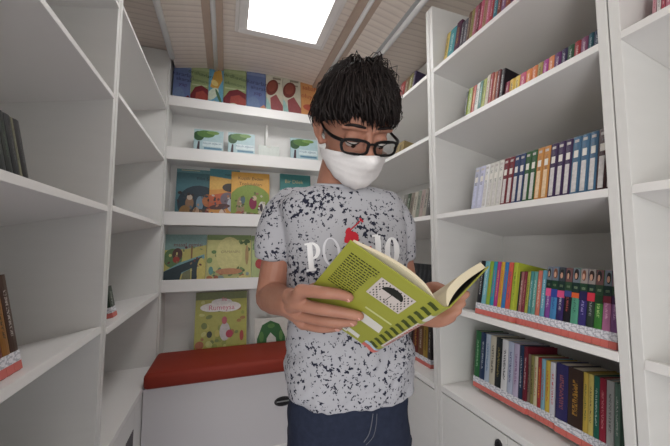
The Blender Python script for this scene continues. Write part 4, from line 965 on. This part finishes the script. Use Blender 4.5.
for i in range(17):
    h0 = .040+i*.0062; spatch(.52, .86, h0, h0+rr2.uniform(.0025, .0045), .0009)
obj('title_lettering', bm, mat('red_print', (176, 70, 60), .5), sp_, normals=False)
bm = bmesh.new(); spatch(.0, 1.0, .001, .012, .0010); prism(bm, [bp1(0, .001, .0006), bp1(.012, .001, .0006), bp1(.012, .011, .0006), bp1(0, .011, .0006)], N1*.0003); obj('colour_tape', bm, TAPE, sp_, normals=False)
bm = bmesh.new(); spatch(.0, 1.0, .0125, .019, .0010); prism(bm, [bp1(0, .0122, .0006), bp1(.012, .0122, .0006), bp1(.012, .020, .0006), bp1(0, .020, .0006)], N1*.0003); obj('call_number_label', bm, mat('pale_blue_label', (176, 196, 210), .5), sp_, normals=False)
# printed back cover
def rect1(bm, w0, h0, w1, h1, n=.0004): prism(bm, [bp1(w0, h0, n), bp1(w1, h0, n), bp1(w1, h1, n), bp1(w0, h1, n)], N1*.0002)
bm = bmesh.new(); rr3 = random.Random(9)
def inv(px, py): q = on_cov(px, py)-Cc; return q.dot(W1), q.dot(S_)
TL, TR, BL_, BR_ = inv(350.6, 253), inv(377, 271), inv(327.6, 279), inv(365, 297)
for i in range(15):                       # the paragraph, line by line, word by word
    h = TL[1]+(BL_[1]-TL[1])*i/14; w_ = TL[0]
    end = TR[0] if 2 < i else TR[0]-.006
    while w_ > end:
        l = rr3.uniform(.003, .008); rect1(bm, max(end, w_-l), h, w_, h+.0020); w_ -= l+.0016
obj('printed_paragraph', bm, BLK, bc)
# picture panel with rain dashes and an umbrella
_p = [inv(380, 276.6), inv(415.3, 299.6), inv(400, 314.7), inv(367, 292.4)]
PW0, PW1, PH0, PH1 = (_p[1][0]+_p[2][0])/2, (_p[0][0]+_p[3][0])/2, (_p[2][1]+_p[3][1])/2, (_p[0][1]+_p[1][1])/2
PWM, PHM, PWS, PHS = (PW0+PW1)/2, (PH0+PH1)/2, (PW1-PW0), (PH1-PH0)
bm = bmesh.new(); rect1(bm, PW0, PH0, PW1, PH1, .0005); pn = obj('picture_panel', bm, mat('panel_paper', (206, 196, 190), .5), bc)
bm = bmesh.new()
for a in range(9):
    for b2 in range(9):
        w0 = PW0+PWS*(.06+.105*a+(b2 % 2)*.05); h0 = PH0+PHS*(.06+b2*.10)
        if abs(w0-PWM) < PWS*.24 and abs(h0-PHM) < PHS*.26: continue
        if w0 > PW1-.004: continue
        prism(bm, [bp1(w0, h0, .0008), bp1(w0+.0018, h0+.0007, .0008), bp1(w0+.0018, h0+.0040, .0008), bp1(w0, h0+.0033, .0008)], N1*.0002)
obj('rain_marks', bm, BLK, pn)
bm = bmesh.new()
arc = [bp1(PWM+.019*math.cos(t_), PHM+.004+.016*math.sin(t_), .0009) for t_ in [PI*i/14 for i in range(15)]]
prism(bm, arc, N1*.0002); rect1(bm, PWM-.0005, PHM-.020, PWM+.0005, PHM+.004, .0009); rect1(bm, PWM-.004, PHM-.020, PWM, PHM-.0188, .0009)
obj('umbrella_drawing', bm, BLK, pn)
def covpoly(bm, pts, n_=.0004): prism(bm, [on_cov(x, y, n_) for x, y in pts], N1*.0002)
bm = bmesh.new(); covpoly(bm, [(362, 311.5), (383, 327), (379, 333), (357, 317.5)]); obj('pale_strip', bm, WHT, bc)
bm = bmesh.new(); covpoly(bm, [(366, 306), (392, 324), (391, 325.2), (365, 307.2)]); obj('printed_line', bm, mat('pale_green_print', (196, 200, 140), .5), bc)
bm = bmesh.new(); covpoly(bm, [(348, 326), (360, 335), (358, 338), (346, 329)]); obj('lower_strip', bm, WHT, bc)
bm = bmesh.new(); covpoly(bm, [(341, 321), (350, 327), (346.5, 331), (338, 325)]); bl = obj('barcode_label', bm, WHT, bc)
bm = bmesh.new()
for i in range(7): covpoly(bm, [(341.5+i*1.0, 322.2+i*.68), (342+i*1.0, 322.6+i*.68), (340.2+i*1.0, 325+i*.68), (339.7+i*1.0, 324.6+i*.68)], .0008)
obj('barcode', bm, BLK, bl)
# page blocks, arching away from the boards
def pages(nm, fp, Lw, bulge, thick, sgnn, start):
    n = 22; inner, outer = [], []
    for i in range(n+1):
        t = i/n; w_ = start+(Lw-start)*t
        hgt = ct+.0006+bulge*math.sin(PI*min(1, t**.75))
        inner.append(fp(w_, .004, -hgt)); outer.append(fp(w_*.995, .004, -(hgt+thick*(min(1, .25+t*5)))))
    bm = bmesh.new(); up = S_*(BH-.007)
    rings = [[inner[i], outer[i], outer[i]+up, inner[i]+up] for i in range(n+1)]
    loft(bm, rings); return obj(nm, bm, PGE, bk)
pages('page_block', bp1, BW-.004, .0165, .0065, 1, .001)
pages('page_block', bp2, FWD-.006, .0075, .0125, 1, .001)
